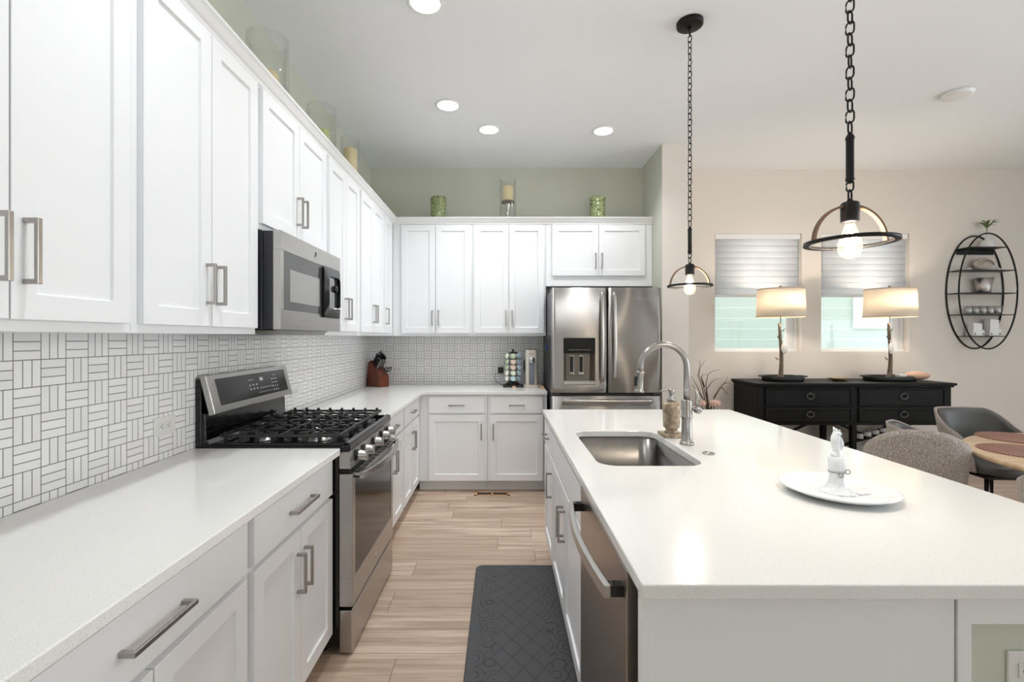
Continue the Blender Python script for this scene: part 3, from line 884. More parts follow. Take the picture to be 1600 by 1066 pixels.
for k in range(19):
    f = k / 18
    pp.append((qx - 0.002 + 0.003 * math.sin(f * 7), qy, 1.0125 + f * 0.094)); rr.append(0.0125 + 0.0016 * math.sin(f * 9 + 1) - 0.002 * f)
t.tube(pp, rr, 18)
t.ball((qx - 0.012, qy - 0.003, 1.036), 0.009, 12, 1, 1, 1.25)
t.tube([(qx + 0.008, qy - 0.004, 1.05), (qx + 0.0125, qy - 0.004, 1.068), (qx + 0.011, qy - 0.003, 1.09)], [0.003, 0.0065, 0.002], 10)
t.tube([(qx + 0.002, qy - 0.002, 1.098), (qx - 0.004, qy, 1.11), (qx - 0.012, qy, 1.121)], [0.012, 0.007, 0.001], 12)
t.tube([(qx + 0.006, qy - 0.002, 1.098), (qx + 0.008, qy, 1.113)], [0.008, 0.002], 10)
t = t.build('dripped_candle', 'wax_white')
tag(t, 'half melted white candle with a ragged rim in the island candlestick', 'candle')

# ================================================================== RANGE
RY0, RY1 = 2.068, 2.828
t = thing('gas_range', 'stainless steel gas range with black grates between the worktops', 'range', (-1.0, 2.45, 0))
MB(0.003).box(XW + 0.008, -0.715, RY0, RY1, 0.03, 0.893).build('body', 'gloss_black', t)
mb = MB()
for x in (-1.25, -0.80):
    for y in (RY0 + 0.05, RY1 - 0.05): mb.lathe([(0.0, 0.0), (0.02, 0.0), (0.02, 0.03), (0.0, 0.03)], (x, y, 0), 12)
mb.build('feet', 'rubber', t)
# cooktop tray with raised rim, curving up into the back
mb = MB(0.004)
mb.prism([(-1.318, 0.893), (-0.672, 0.893), (-0.664, 0.905), (-0.668, 0.934), (-0.69, 0.940), (-0.705, 0.922), (-1.262, 0.922), (-1.284, 0.928), (-1.297, 0.945), (-1.303, 1.065), (-1.318, 1.065)], RY0, RY1, 'xz')
mb.build('cooktop', 'gloss_black', t)
mb = MB(0.004)
mb.box(-0.70, -0.672, RY0, RY0 + 0.016, 0.922, 0.936).box(-1.28, -0.70, RY0, RY0 + 0.012, 0.922, 0.934).box(-1.28, -0.70, RY1 - 0.012, RY1, 0.922, 0.934)
mb.build('side_rim', 'gloss_black', t)
# back guard
mb = MB(0.004)
mb.prism([(XW + 0.008, 0.893), (-1.319, 0.893), (-1.319, 1.215), (XW + 0.008, 1.215)], RY0, RY1, 'xz')
mb.build('back_guard', 'gloss_black', t)
# sloping control head : local frame from lower edge to upper edge
A, B = Vector((-1.257, 0, 1.060)), Vector((-1.300, 0, 1.232))
up = (B - A); L = up.length; up.normalize(); nrm = Vector((up.z, 0, -up.x))
def head(u0, u1, s0, s1, o0, o1):
    m = MB(0.003)
    c = []
    for y in (u0, u1):
        c.append([A + up * s + nrm * o + Vector((0, y, 0)) for s, o in ((s0, o0), (s1, o0), (s1, o1), (s0, o1))])
    return m.loft(c, smooth=False)
hd = head(RY0 - 0.002, RY1 + 0.002, 0, L, -0.028, 0.0).build('control_head', 'steel_h', t)
head(RY0 + 0.055, RY1 - 0.04, 0.032, L - 0.022, 0.0, 0.0015).build('control_glass', 'gloss_black', hd)
mk = MB()
def mark(y, s, w, h):
    c = [A + up * s + nrm * 0.0017 + Vector((0, y - w / 2, 0)), A + up * s + nrm * 0.0017 + Vector((0, y + w / 2, 0))]
    v = [mk.bm.verts.new(c[0]), mk.bm.verts.new(c[1]), mk.bm.verts.new(c[1] + up * h), mk.bm.verts.new(c[0] + up * h)]
    mk.bm.faces.new(v)
for r, s in enumerate((0.062, 0.082)):
    for k in range(3): mark(2.395 + k * 0.032, s + 0.012, 0.014, 0.006)
mark(2.41, 0.122, 0.05, 0.003)
mark(2.515, 0.112, 0.034, 0.018)
for k in range(9): mark(2.49 + k * 0.016, 0.072, 0.008, 0.005)
for k in range(9): mark(2.47 + k * 0.016, 0.050, 0.008, 0.004)
for r in range(4):
    for k in range(3): mark(2.625 + k * 0.024, 0.048 + r * 0.02, 0.012, 0.006)
mark(2.66, 0.130, 0.035, 0.003)
mk.build('key_marks', 'marks', hd)
# burners
for k, (bx_, by_, r) in enumerate(((-0.855, 2.20, 0.048), (-1.11, 2.20, 0.038), (-0.98, 2.448, 0.044), (-0.855, 2.69, 0.045), (-1.11, 2.69, 0.034))):
    b = MB().lathe([(0.0, 0.922), (r + 0.012, 0.922), (r + 0.010, 0.928), (r, 0.931), (r - 0.004, 0.940), (0.0, 0.940)], (bx_, by_, 0), 24).build('burner', 'steel_h', t)
    MB().lathe([(0.0, 0.940), (r - 0.006, 0.940), (r - 0.005, 0.945), (r - 0.012, 0.949), (0.0, 0.950)], (bx_, by_, 0), 24).build('burner_cap', 'cast_iron', b)
# three cast iron grates
def grate(y0, y1):
    m = MB(0.002)
    x0, x1, z = -1.248, -0.722, 0.968
    m.bar((x0, y0, z - 0.006), (x0, y1, z - 0.006), 0.013); m.bar((x1, y0, z - 0.006), (x1, y1, z - 0.006), 0.013)
    m.bar((x0, y0, z - 0.006), (x1, y0, z - 0.006), 0.012); m.bar((x0, y1, z - 0.006), (x1, y1, z - 0.006), 0.012)
    ym, xm = (y0 + y1) / 2, (x0 + x1) / 2
    m.bar((x0, ym, z - 0.003), (x1, ym, z - 0.003), 0.010); m.bar((xm, y0, z - 0.004), (xm, y1, z - 0.004), 0.010)
    for cx_ in (-0.855, -1.11):
        for a in range(4):
            q = PI / 4 + a * PI / 2
            ex, ey = cx_ + 0.085 * math.cos(q) * 1.05, ym + (y1 - y0) * 0.46 * math.sin(q)
            m.bar((cx_ + 0.018 * math.cos(q), ym + 0.018 * math.sin(q), z - 0.003), (ex, ey, z - 0.003), 0.009)
    n = 8
    for k in range(n):      # upturned fingers and feet along both long edges
        x = x0 + 0.02 + (x1 - x0 - 0.04) * k / (n - 1)
        for y, s in ((y0, 1), (y1, -1)):
            m.bar((x, y, z - 0.006), (x, y + s * 0.055, z - 0.002), 0.009)
            m.bar((x, y + s * 0.000, z - 0.008), (x, y + s * 0.010, z + 0.010), 0.014)
            m.bar((x, y + s * 0.006, 0.923), (x, y + s * 0.006, z - 0.005), 0.014)
    return m
for a, b in ((RY0 + 0.022, 2.322), (2.330, 2.566), (2.574, RY1 - 0.022)):
    grate(a, b).build('grate', 'cast_iron', t)
# knob panel
mb = MB(0.003)
mb.prism([(-0.715, 0.820), (-0.663, 0.820), (-0.671, 0.896), (-0.715, 0.893)], RY0, RY1, 'xz')
kp = mb.build('knob_panel', 'steel_h', t)
for y in (2.165, 2.275, 2.448, 2.610, 2.730):
    k = MB().lathe([(0.0, 0.0), (0.027, 0.0), (0.027, 0.004), (0.021, 0.006), (0.021, 0.012), (0.0, 0.012)], (-0.666, y, 0.858), 24, 'x').build('knob', 'gloss_black', t)
    m = MB(0.0012); m.lathe([(0.0, 0.010), (0.0250, 0.010), (0.0250, 0.016), (0.0225, 0.020), (0.0215, 0.044), (0.0195, 0.047), (0.0, 0.047)], (-0.666, y, 0.858), 28, 'x')
    m.bar((-0.622, y, 0.836), (-0.622, y, 0.880), 0.012, 0.022)
    m.build('knob_grip', 'steel_h', k)
# oven door
MB(0.003).box(-0.714, -0.668, RY0 + 0.004, RY1 - 0.004, 0.800, 0.819).build('door_gap', 'gap_black', t)
mb = MB(0.005)
fy0, fy1, wy0, wy1, wz0, wz1 = RY0, RY1, RY0 + 0.04, RY1 - 0.04, 0.335, 0.772
for q in ((fy0, fy1, 0.215, wz0), (fy0, fy1, wz1, 0.798), (fy0, wy0, wz0, wz1), (wy1, fy1, wz0, wz1)): mb.box(-0.713, -0.655, q[0], q[1], q[2], q[3])
od = mb.build('oven_door', 'steel_h', t, bev=0.0015)
MB().box(-0.70, -0.657, wy0, wy1, wz0, wz1).build('oven_glass', 'gloss_black', od)
mb = MB()
for k in range(10):
    y = RY0 + 0.07 + k * 0.062
    mb.box(-0.652, -0.644, y, y + 0.045, 0.7975, 0.7986); mb.box(-0.640, -0.632, y, y + 0.045, 0.7975, 0.7986)
MB(0.001).box(-0.655, -0.625, RY0 + 0.02, RY1 - 0.02, 0.786, 0.7978).build('vent_ledge', 'steel_h', od)
mb.build('vent_slots', 'gap_black', od)
pts = []
for k in range(25):
    f = k / 24
    pts.append((-0.624 + 0.046 * math.sin(PI * f) ** 0.8, RY0 + 0.03 + 0.70 * f, 0.786))
mb = MB(0.002)
rings = [[(x - 0.010, y, z - 0.017), (x + 0.008, y, z - 0.017), (x + 0.010, y, z + 0.015), (x - 0.010, y, z + 0.015)] for x, y, z in pts]
mb.loft(rings, smooth=False)
hb = mb.build('oven_handle', 'steel_h', od, bev=0.002)
for y in (RY0 + 0.045, RY0 + 0.715): MB(0.002).box(-0.656, -0.630, y - 0.014, y + 0.014, 0.774, 0.798).build('handle_mount', 'gloss_black', hb)
lg = MB().lathe([(0.0, 0.0), (0.013, 0.0), (0.013, 0.002), (0.0, 0.002)], (-0.655, 2.448, 0.272), 24, 'x')
lg.build('round_emblem', 'chrome', od)
dr = MB(0.004).box(-0.713, -0.657, RY0, RY1, 0.012, 0.198).build('storage_drawer', 'steel_h', t)

# ================================================================== MICROWAVE
MY0, MY1, MZ0, MZ1, MX = 2.034, 2.786, 1.427, 1.864, -0.955
t = thing('microwave', 'stainless steel microwave mounted under a cabinet above the range', 'microwave', (-1.15, 2.41, MZ0))
MB(0.003).box(XW + 0.008, -1.035, MY0, MY1, MZ0 + 0.004, MZ1).build('body', 'appliance_side', t)
mb = MB()
for z in (1.475, 1.775): mb.lathe([(0.0, 0.0), (0.007, 0.0), (0.005, -0.004), (0.0, -0.005)], (-1.085, MY0, z), 12, 'y')
mb.build('screws', 'dark_nickel', t)
MB(0.002).box(-1.033, -0.990, MY0 + 0.004, MY1 - 0.004, MZ0 + 0.008, MZ1 - 0.002).build('door_seal', 'appliance_side', t)
mb = MB(0.002)
GY0, GY1, GZ0, GZ1 = 2.064, 2.768, 1.520, 1.780
for q in ((MY0, MY1, MZ0 + 0.006, GZ0), (MY0, MY1, GZ1, MZ1), (MY0, GY0, GZ0, GZ1), (GY1, MY1, GZ0, GZ1)): mb.box(-0.988, MX, q[0], q[1], q[2], q[3])
dr = mb.build('microwave_door', 'steel_h', t, bev=0.0012)
g = MB().box(-0.985, MX - 0.002, GY0, GY1, GZ0, GZ1).build('door_glass', plain('smoked_glass', (74, 74, 75), 0.08, bump=0.005), dr)
MB(0.001).box(MX - 0.002, MX - 0.0012, 2.128, 2.475, 1.560, 1.706).build('viewing_screen', plain('mesh_screen', (150, 150, 148), 0.12, bump=0.05, scale=600), g)
# bowed black handle loop in front of the key pad
def ringpts(y0, y1, z0, z1, r):
    return [(y, z) for y, z in rrect(y0, y1, z0, z1, r, 6)]
mb = MB()
outer, inner = ringpts(2.500, 2.742, 1.506, 1.782, 0.02), ringpts(2.555, 2.728, 1.552, 1.735, 0.03)
def bow(z): return 0.010 * math.sin(PI * (z - 1.506) / 0.276)
rings = []
for lp, o in ((outer, 0.0), (outer, 0.012), (inner, 0.014), (inner, 0.0)):
    rings.append([(MX + o + (bow(z) if o else 0), y, z) for y, z in lp])
rings.append(rings[0])
mb.loft(rings, cap=False, smooth=False)
h = mb.build('handle', 'gloss_black', dr)
MB(0.002).box(MX - 0.001, MX + 0.004, 2.562, 2.72, 1.556, 1.735).build('key_panel', plain('reflective_keypad', (150, 150, 152), 0.08, 0.9), dr)
MB().lathe([(0.0, 0.0), (0.020, 0.0), (0.020, 0.012), (0.016, 0.018), (0.0, 0.018)], (MX + 0.002, 2.68, 1.672), 24, 'x').build('dial', 'gloss_black', dr)
e = MB().lathe([(0.0, 0.0), (0.0155, 0.0), (0.0155, 0.002), (0.0, 0.002)], (MX, 2.41, 1.824), 28, 'x').build('round_emblem', 'chrome', dr)
mb = MB()
mb.tube([(MX + 0.0022, 2.41 + 0.0125 * math.cos(a * PI / 12), 1.824 + 0.0125 * math.sin(a * PI / 12)) for a in range(24)], 0.0008, 6, True)
for s in (-1, 1):
    mb.tube([(MX + 0.0022, 2.41 + s * 0.004 + 0.0035 * math.cos(a * PI / 7), 1.824 + s * 0.001 + 0.005 * math.sin(a * PI / 7)) for a in range(12)], 0.0007, 6)
mb.build('emblem_script', 'gap_black', e)
mb = MB(0.002)
mb.prism([(-1.30, MZ0 + 0.004), (-1.30, MZ0 - 0.012), (-1.05, MZ0 - 0.014), (-0.985, MZ0 + 0.004)], MY0 + 0.03, MY1 - 0.10, 'xz')
mb.build('underside_vent', plain('grey_filter', (150, 146, 140), 0.4, 0.7, bump=0.4, scale=150), t)

# ================================================================== REFRIGERATOR
FX0, FX1, FY = 0.419, 1.337, 3.95
FXM, FZ1 = 0.887, 1.815
t = thing('refrigerator', 'stainless steel french door refrigerator with ice and water dispenser', 'refrigerator', (0.88, 4.35, 0))
MB(0.004).box(FX0 + 0.012, FX1 - 0.008, FY + 0.075, YK - 0.03, 0.02, FZ1 - 0.012).build('case', 'appliance_side', t)
def curved_door(x0, x1, z0, z1, hole=None):
    """slightly crowned door front"""
    m = MB()
    n = 14
    def yf(x):
        f = (x - x0) / (x1 - x0)
        e = min(f, 1 - f) * (x1 - x0)
        return FY - 0.006 * math.sin(PI * f) + 0.012 * max(0, 1 - e / 0.018) ** 2
    xs_ = sorted(set([x0, x0 + 0.006, x0 + 0.018, x1 - 0.018, x1 - 0.006, x1] + [x0 + (x1 - x0) * k / n for k in range(1, n)] + ([hole[0], hole[1]] if hole else [])))
    zs_ = [z0, z1] if not hole else [z0, hole[2], hole[3], z1]
    bm = m.bm
    grid = {}
    for i, x in enumerate(xs_):
        for j, z in enumerate(zs_): grid[i, j] = bm.verts.new((x, yf(x), z))
    for i in range(len(xs_) - 1):
        for j in range(len(zs_) - 1):
            if hole and xs_[i] >= hole[0] - 1e-6 and xs_[i + 1] <= hole[1] + 1e-6 and j == 1: continue
            f = bm.faces.new((grid[i, j], grid[i + 1, j], grid[i + 1, j + 1], grid[i, j + 1])); f.smooth = True
    # returns to the back of the door
    yb = FY + 0.072
    nb = len(xs_) - 1; mz = len(zs_) - 1
    loop = [(i, 0) for i in range(nb + 1)] + [(nb, j) for j in range(1, mz + 1)] + [(i, mz) for i in range(nb - 1, -1, -1)] + [(0, j) for j in range(mz - 1, 0, -1)]
    back = {}
    for q in loop:
        v = grid[q]; back[q] = bm.verts.new((v.co.x, yb, v.co.z))
    for a, b in zip(loop, loop[1:] + loop[:1]):
        bm.faces.new((grid[a], grid[b], back[b], back[a]))
    bm.faces.new([back[q] for q in loop])
    return m
HX0, HX1, HZ0, HZ1 = 0.516, 0.784, 0.998, 1.394
dl = curved_door(FX0, FXM - 0.003, 0.935, FZ1, (HX0, HX1, HZ0, HZ1)).build('door', 'steel_v', t)
dr = curved_door(FXM + 0.003, FX1, 0.935, FZ1).build('door', 'steel_v', t)
fz = curved_door(FX0, FX1, 0.30, 0.905).build('freezer_drawer', 'steel_v', t)
MB(0.003).box(FX0 + 0.02, FX1 - 0.02, FY + 0.02, FY + 0.073, 0.02, 0.295).build('kick_plate', 'appliance_side', t)
MB().box(FX0 + 0.01, FX1 - 0.01, FY + 0.02, FY + 0.074, 0.906, 0.934).build('door_gasket', 'gap_black', t)
mb = MB(0.003)
for x0, x1 in ((FX0 + 0.005, FX0 + 0.07), (FX1 - 0.07, FX1 - 0.005)): mb.box(x0, x1, FY + 0.006, FY + 0.02, 0.912, 0.930)
mb.build('hinge_cover', 'appliance_side', t)
def tall_handle(x, lean):
    m = MB()
    pts = [(x + lean * 0.0, FY - 0.030 - 0.022 * math.sin(PI * k / 20), 1.035 + (1.772 - 1.035) * k / 20) for k in range(21)]
    rings = [[(px_ - 0.016, py_ + 0.006, pz), (px_ - 0.010, py_ - 0.006, pz), (px_ + 0.010, py_ - 0.006, pz), (px_ + 0.016, py_ + 0.006, pz), (px_ + 0.010, py_ + 0.012, pz), (px_ - 0.010, py_ + 0.012, pz)] for px_, py_, pz in pts]
    m.loft(rings)
    for z in (1.06, 1.747): m.box(x - 0.010, x + 0.010, FY - 0.030, FY + 0.004, z - 0.016, z + 0.016)
    return m
tall_handle(0.837, 0).build('door_handle', 'steel_x', dl)
tall_handle(0.940, 0).build('door_handle', 'steel_x', dr)
m = MB()
pts = [(0.50 + 0.76 * k / 20, FY - 0.028 - 0.026 * math.sin(PI * k / 20), 0.866) for k in range(21)]
m.loft([[(x, y + 0.012, z - 0.012), (x, y + 0.006, z - 0.019), (x, y - 0.006, z - 0.012), (x, y - 0.006, z + 0.012), (x, y + 0.006, z + 0.019), (x, y + 0.012, z + 0.012)] for x, y, z in pts])
for x in (0.52, 1.24): m.box(x - 0.016, x + 0.016, FY - 0.030, FY + 0.004, 0.856, 0.876)
m.build('drawer_handle', 'steel_x', fz)
# dispenser
cav = MB()
d = FY + 0.066
cav.box(HX0, HX1, d - 0.004, d, HZ0, HZ1)
cav.prism([(HX0, FY - 0.003), (HX0 + 0.004, FY - 0.003), (HX0 + 0.035, d - 0.004), (HX0, d - 0.004)], HZ0, HZ1)
cav.prism([(HX1, FY - 0.003), (HX1 - 0.004, FY - 0.003), (HX1 - 0.035, d - 0.004), (HX1, d - 0.004)], HZ0, HZ1)
cv = cav.build('dispenser_recess', plain('dispenser_taupe', (110, 102, 92), 0.4, 0.5), dl)
MB(0.002).box(HX0 + 0.001, HX1 - 0.001, FY - 0.006, FY + 0.012, 1.266, HZ1 - 0.001).build('dispenser_panel', 'gloss_black', dl)
mb = MB()
for k in range(9): mb.box(HX0 + 0.045 + k * 0.021, HX0 + 0.057 + k * 0.021, FY - 0.0066, FY - 0.006, 1.292, 1.297)
mb.build('panel_icons', plain('grey_icons', (128, 134, 140), 0.5), dl)
mb = MB(0.002)
for x in (0.592, 0.673):
    mb.box(x - 0.020, x + 0.020, FY + 0.048, FY + 0.062, 1.09, 1.25)
mb.build('paddle_frame', 'steel_v', dl)
mb = MB(0.002)
for x in (0.592, 0.673): mb.box(x - 0.014, x + 0.014, FY + 0.040, FY + 0.050, 1.105, 1.235)
mb.build('paddle', 'gap_black', dl)
mb = MB(0.002)
for x in (0.592, 0.673): mb.box(x - 0.021, x + 0.021, FY + 0.036, FY + 0.050, 1.085, 1.098)
mb.build('paddle_lip', 'chrome', dl)
MB(0.002).box(HX0 + 0.001, HX1 - 0.001, FY - 0.002, d - 0.004, HZ0 + 0.001, HZ0 + 0.034).build('drip_tray', 'steel_x', dl)
text_mesh('brand_lettering', 'Whirlpool', 0.021, 'chrome', dr, (1.164, FY - 0.0068, 1.725), (PI / 2, 0, 0))
tg = MB(0.003).box(0.415, 0.430, 4.44, 4.475, 1.28, 1.33).build('magnet_clip', 'blue')
tag(tg, 'blue clip stuck on the side of the refrigerator', 'clip')

# ================================================================== DISHWASHER
t = thing('dishwasher', 'stainless steel dishwasher built into the near end of the island', 'dishwasher', (0.55, 1.35, 0))
DWY0, DWY1 = 1.048, 1.656
MB(0.002).box(0.31, 0.88, DWY0, DWY1, 0.10, 0.880).build('tub', 'appliance_side', t)
dd = MB(0.003).box(0.277, 0.307, DWY0, DWY1, 0.112, 0.878).build('dishwasher_door', 'steel_dark', t)
mb = MB(0.002)
pts = [(0.240 - 0.022 * math.sin(PI * k / 24) ** 0.9, DWY0 + 0.02 + 0.555 * k / 24, 0.822) for k in range(25)]
mb.loft([[(x - 0.008, y, z - 0.015), (x + 0.008, y, z - 0.015), (x + 0.008, y, z + 0.015), (x - 0.008, y, z + 0.015)] for x, y, z in pts], smooth=False)
hb = mb.build('dishwasher_handle', 'steel_h', dd, bev=0.002)
for y in (DWY0 + 0.034, DWY0 + 0.561): MB(0.001).box(0.246, 0.278, y - 0.013, y + 0.013, 0.809, 0.835).build('handle_mount', 'gloss_black', hb)
MB().box(0.37, 0.385, DWY0, DWY1, 0.0, 0.10).build('toe_kick', 'matte_black', t)
MB().box(0.302, 0.31, 0.976, DWY0 - 0.001, 0.0, 0.883).build('filler_strip', 'matte_black', t)

# ================================================================== LIGHT FITTINGS
def lamp(name, kind, loc, power, color, parent, size=0.02, rot=None):
    l = bpy.data.lights.new(name, kind); l.energy = power; l.color = color
    if kind == 'POINT': l.shadow_soft_size = size
    else: l.shape = 'DISK'; l.size = size
    o = bpy.data.objects.new(name, l); COL.objects.link(o)
    o.parent = parent
    o.location = wm(parent).inverted() @ Vector(loc)
    return o

def downlight(x, y, label):
    t = thing('recessed_downlight', label, 'ceiling light', (x, y, CEIL), 0, 'lit recessed ceiling lights')
    MB().lathe([(0.078, CEIL - 0.0005), (0.098, CEIL - 0.0005), (0.097, CEIL - 0.006), (0.088, CEIL - 0.010), (0.078, CEIL - 0.008)], (x, y, 0), 40, cap=False).build('trim_ring', 'trim_white', t)
    MB().lathe([(0.0, CEIL - 0.004), (0.079, CEIL - 0.004), (0.079, CEIL - 0.001), (0.0, CEIL - 0.001)], (x, y, 0), 40).build('lens', 'led', t)
    lamp('downlight_bulb', 'AREA', (x, y, CEIL - 0.012), PW['down'], (0.95, 0.975, 1.0), t, 0.15).data.spread = 2.1
downlight(-0.400, 2.463, 'lit recessed ceiling light above the range end of the aisle')
downlight(-0.406, 3.554, 'lit recessed ceiling light second along the aisle toward the back wall')
downlight(-0.108, 3.970, 'lit recessed ceiling light in front of the tall glass candle holder')
downlight(0.863, 3.994, 'lit recessed ceiling light in front of the refrigerator')
downlight(-0.400, 1.150, 'added unseen ceiling light above the near end of the aisle')  # out of view, added to brighten the near aisle
downlight(2.7, 1.0, 'added unseen ceiling light over the room side of the island')  # no fitting in view here; added for general brightness
downlight(4.75, 2.9, 'added unseen ceiling light over the dining table')  # added outside the frame to light the table and dining wall
t = MB().lathe([(0.0, CEIL - 0.030), (0.070, CEIL - 0.030), (0.088, CEIL - 0.024), (0.092, CEIL - 0.0005), (0.0, CEIL - 0.0005)], (3.27, 3.377, 0), 36).build('ceiling_disc', 'trim_white')
tag(t, 'white round unlit cover on the dining room ceiling', 'ceiling cover')

def chain_mb(x, y, z0, z1, link=0.044, wd=0.0105, r=0.0026):
    m = MB(); z = z0; k = 0
    step = link - 4 * r
    n = max(1, round((z1 - z0) / step)); step = (z1 - z0) / n
    for k in range(n):
        zc = z0 + (k + 0.5) * step
        a = (PI / 2) * (k % 2) + 0.5 + 0.12 * math.sin(k * 2.3)
        h = (step + 4 * r) / 2 - r
        pts = []
        for j in range(6): q = PI * j / 5; pts.append((wd * math.cos(q), h - wd + wd * math.sin(q)))
        for j in range(6): q = PI + PI * j / 5; pts.append((wd * math.cos(q), -h + wd + wd * math.sin(q)))
        m.tube([(x + u * math.cos(a), y + u * math.sin(a), zc + w) for u, w in pts], r, 6, True)
    return m

M['arch'] = plain('antique_bronze_arch', (112, 84, 62), 0.45, 0.3, bump=0.1, scale=60)
def pendant(x, y, label):
    t = thing('pendant_lamp', label, 'pendant light', (x, y, CEIL), 0, 'pendant lamps over the island')
    MB().lathe([(0.0, CEIL - 0.028), (0.060, CEIL - 0.028), (0.070, CEIL - 0.022), (0.071, CEIL - 0.0005), (0.0, CEIL - 0.0005)], (x, y, 0), 40).build('ceiling_canopy', 'black_metal', t)
    m = MB().lathe([(0.0, 3.072), (0.004, 3.072), (0.005, 3.10), (0.011, 3.104), (0.012, 3.126), (0.0, 3.126)], (x, y, 0), 16)
    m.build('canopy_loop', 'black_metal', t)
    chain_mb(x, y, 2.012, 3.076).build('chain', 'black_metal', t)
    MB().lathe([(0.0, 1.862), (0.006, 1.862), (0.008, 1.866), (0.0125, 1.872), (0.0105, 1.880), (0.0105, 1.990), (0.0125, 1.998), (0.009, 2.006), (0.004, 2.016), (0.0, 2.016)], (x, y, 0), 18).build('rod', 'black_metal', t)
    chain_mb(x, y, 1.812, 1.868, 0.034, 0.009, 0.0026).build('short_chain', 'black_metal', t)
    sk = MB().lathe([(0.0, 1.817), (0.006, 1.816), (0.009, 1.808), (0.020, 1.805), (0.0245, 1.800), (0.0245, 1.748), (0.022, 1.744), (0.0, 1.744)], (x, y, 0), 24).build('socket', 'black_metal', t)
    R = 0.112; zr = 1.686
    def band(r0, r1, w):
        m = MB(); rings = []
        for k in range(41):
            q = PI * k / 40
            c, s = math.cos(q), math.sin(q)
            rings.append([(x + r0 * c, y - w, zr + r0 * s), (x + r1 * c, y - w, zr + r1 * s), (x + r1 * c, y + w, zr + r1 * s), (x + r0 * c, y + w, zr + r0 * s)])
        return m.loft(rings, smooth=False)
    band(R - 0.0065, R, 0.0075).build('arch', 'arch', t)
    MB().lathe([(R - 0.008, zr - 0.005), (R + 0.008, zr - 0.005), (R + 0.008, zr + 0.004), (R - 0.008, zr + 0.004), (R - 0.008, zr - 0.005)], (x, y, 0), 64, cap=False).build('ring', 'black_metal', t)
    b = MB().lathe([(0.011, 1.746), (0.013, 1.738), (0.018, 1.722), (0.026, 1.700), (0.031, 1.680), (0.0315, 1.668), (0.028, 1.652), (0.020, 1.641), (0.009, 1.636), (0.0, 1.635)], (x, y, 0), 28, cap=False).build('bulb', 'bulb_glass', t)
    f = MB()
    for k in range(6):
        a = k * PI / 3
        f.tube([(x + 0.006 * math.cos(a), y + 0.006 * math.sin(a), 1.722), (x + 0.010 * math.cos(a + .4), y + 0.010 * math.sin(a + .4), 1.690), (x + 0.006 * math.cos(a + .8), y + 0.006 * math.sin(a + .8), 1.660)], 0.0024, 5)
    f.build('filament', 'filament', b)
    MB().lathe([(0.0, 1.735), (0.010, 1.735), (0.010, 1.746), (0.0, 1.746)], (x, y, 0), 14).build('bulb_base', 'dark_nickel', b)
    lamp('pendant_bulb_light', 'POINT', (x, y, 1.69), PW['pend'], (1.0, 0.91, 0.78), t, 0.022)
pendant(1.046, 2.62, 'black chain pendant hanging over the sink half of the island')
pendant(1.046, 1.415, 'black chain pendant hanging over the candle plate on the island')

# ================================================================== ON TOP OF THE WALL CABINETS
TOPZ = CT + 0.0435
def cyl_glass(x, y, r, h, label, candle, ch, cr, clabel):
    t = MB().lathe([(0.0, TOPZ), (r, TOPZ), (r, TOPZ + h), (r - 0.004, TOPZ + h), (r - 0.004, TOPZ + 0.008), (0.0, TOPZ + 0.008)], (x, y, 0), 40).build('hurricane_glass', 'glass')
    tag(t, label, 'candle glass', 'clear glass cylinders on the wall cabinets')
    c = MB().lathe([(0.0, TOPZ + 0.0085), (cr, TOPZ + 0.0085), (cr, TOPZ + ch - 0.006), (cr - 0.006, TOPZ + ch), (cr * 0.6, TOPZ + ch - 0.006), (0.0, TOPZ + ch - 0.007)], (x, y, 0), 32).build('pillar_candle', candle)
    tag(c, clabel, 'candle', 'pillar candles on the wall cabinets')
cyl_glass(-1.19, 2.393, 0.100, 0.385, 'widest clear glass cylinder on the cabinet above the microwave', 'wax_cream', 0.215, 0.05, 'cream pillar candle inside the widest glass cylinder over the microwave')
cyl_glass(-1.19, 3.106, 0.093, 0.385, 'clear glass cylinder with a pale green candle on the wall cabinets', 'wax_green', 0.235, 0.05, 'pale green pillar candle in the middle glass cylinder')
cyl_glass(-1.19, 3.695, 0.072, 0.425, 'narrow clear glass cylinder with a cream candle near the corner', 'wax_cream', 0.345, 0.052, 'tall cream pillar candle in the narrow glass cylinder near the corner')
def votive(x, label):
    pr = [(0.0, TOPZ), (0.066, TOPZ)]
    for k in range(12):
        z = TOPZ + 0.006 + k * 0.0185
        pr += [(0.070 + 0.003 * k / 12, z), (0.074 + 0.003 * k / 12, z + 0.009)]
    pr += [(0.079, TOPZ + 0.232), (0.075, TOPZ + 0.236), (0.071, TOPZ + 0.226), (0.066, TOPZ + 0.02), (0.0, TOPZ + 0.016)]
    t = MB().lathe(pr, (x, 4.62, 0), 40).build('votive_jar', 'green_glass')
    tag(t, label, 'jar', 'green votive jars on the wall cabinets')
votive(-0.621, 'green mosaic glass jar standing above the knife block side cabinet')
votive(0.938, 'green mosaic glass jar standing on the cabinet above the refrigerator')
sx_, sy_ = 0.060, 4.62
t = thing('pillar_holder', 'silver stemmed candle stand between the two green jars', 'candle holder', (sx_, sy_, TOPZ))
MB().lathe([(0.0, TOPZ), (0.048, TOPZ), (0.046, TOPZ + 0.01), (0.02, TOPZ + 0.02), (0.012, TOPZ + 0.04), (0.018, TOPZ + 0.055), (0.022, TOPZ + 0.07), (0.014, TOPZ + 0.085), (0.010, TOPZ + 0.11), (0.016, TOPZ + 0.13), (0.026, TOPZ + 0.155), (0.03, TOPZ + 0.17), (0.03, TOPZ + 0.184), (0.0, TOPZ + 0.184)], (sx_, sy_, 0), 28).build('stem', 'silver', t)
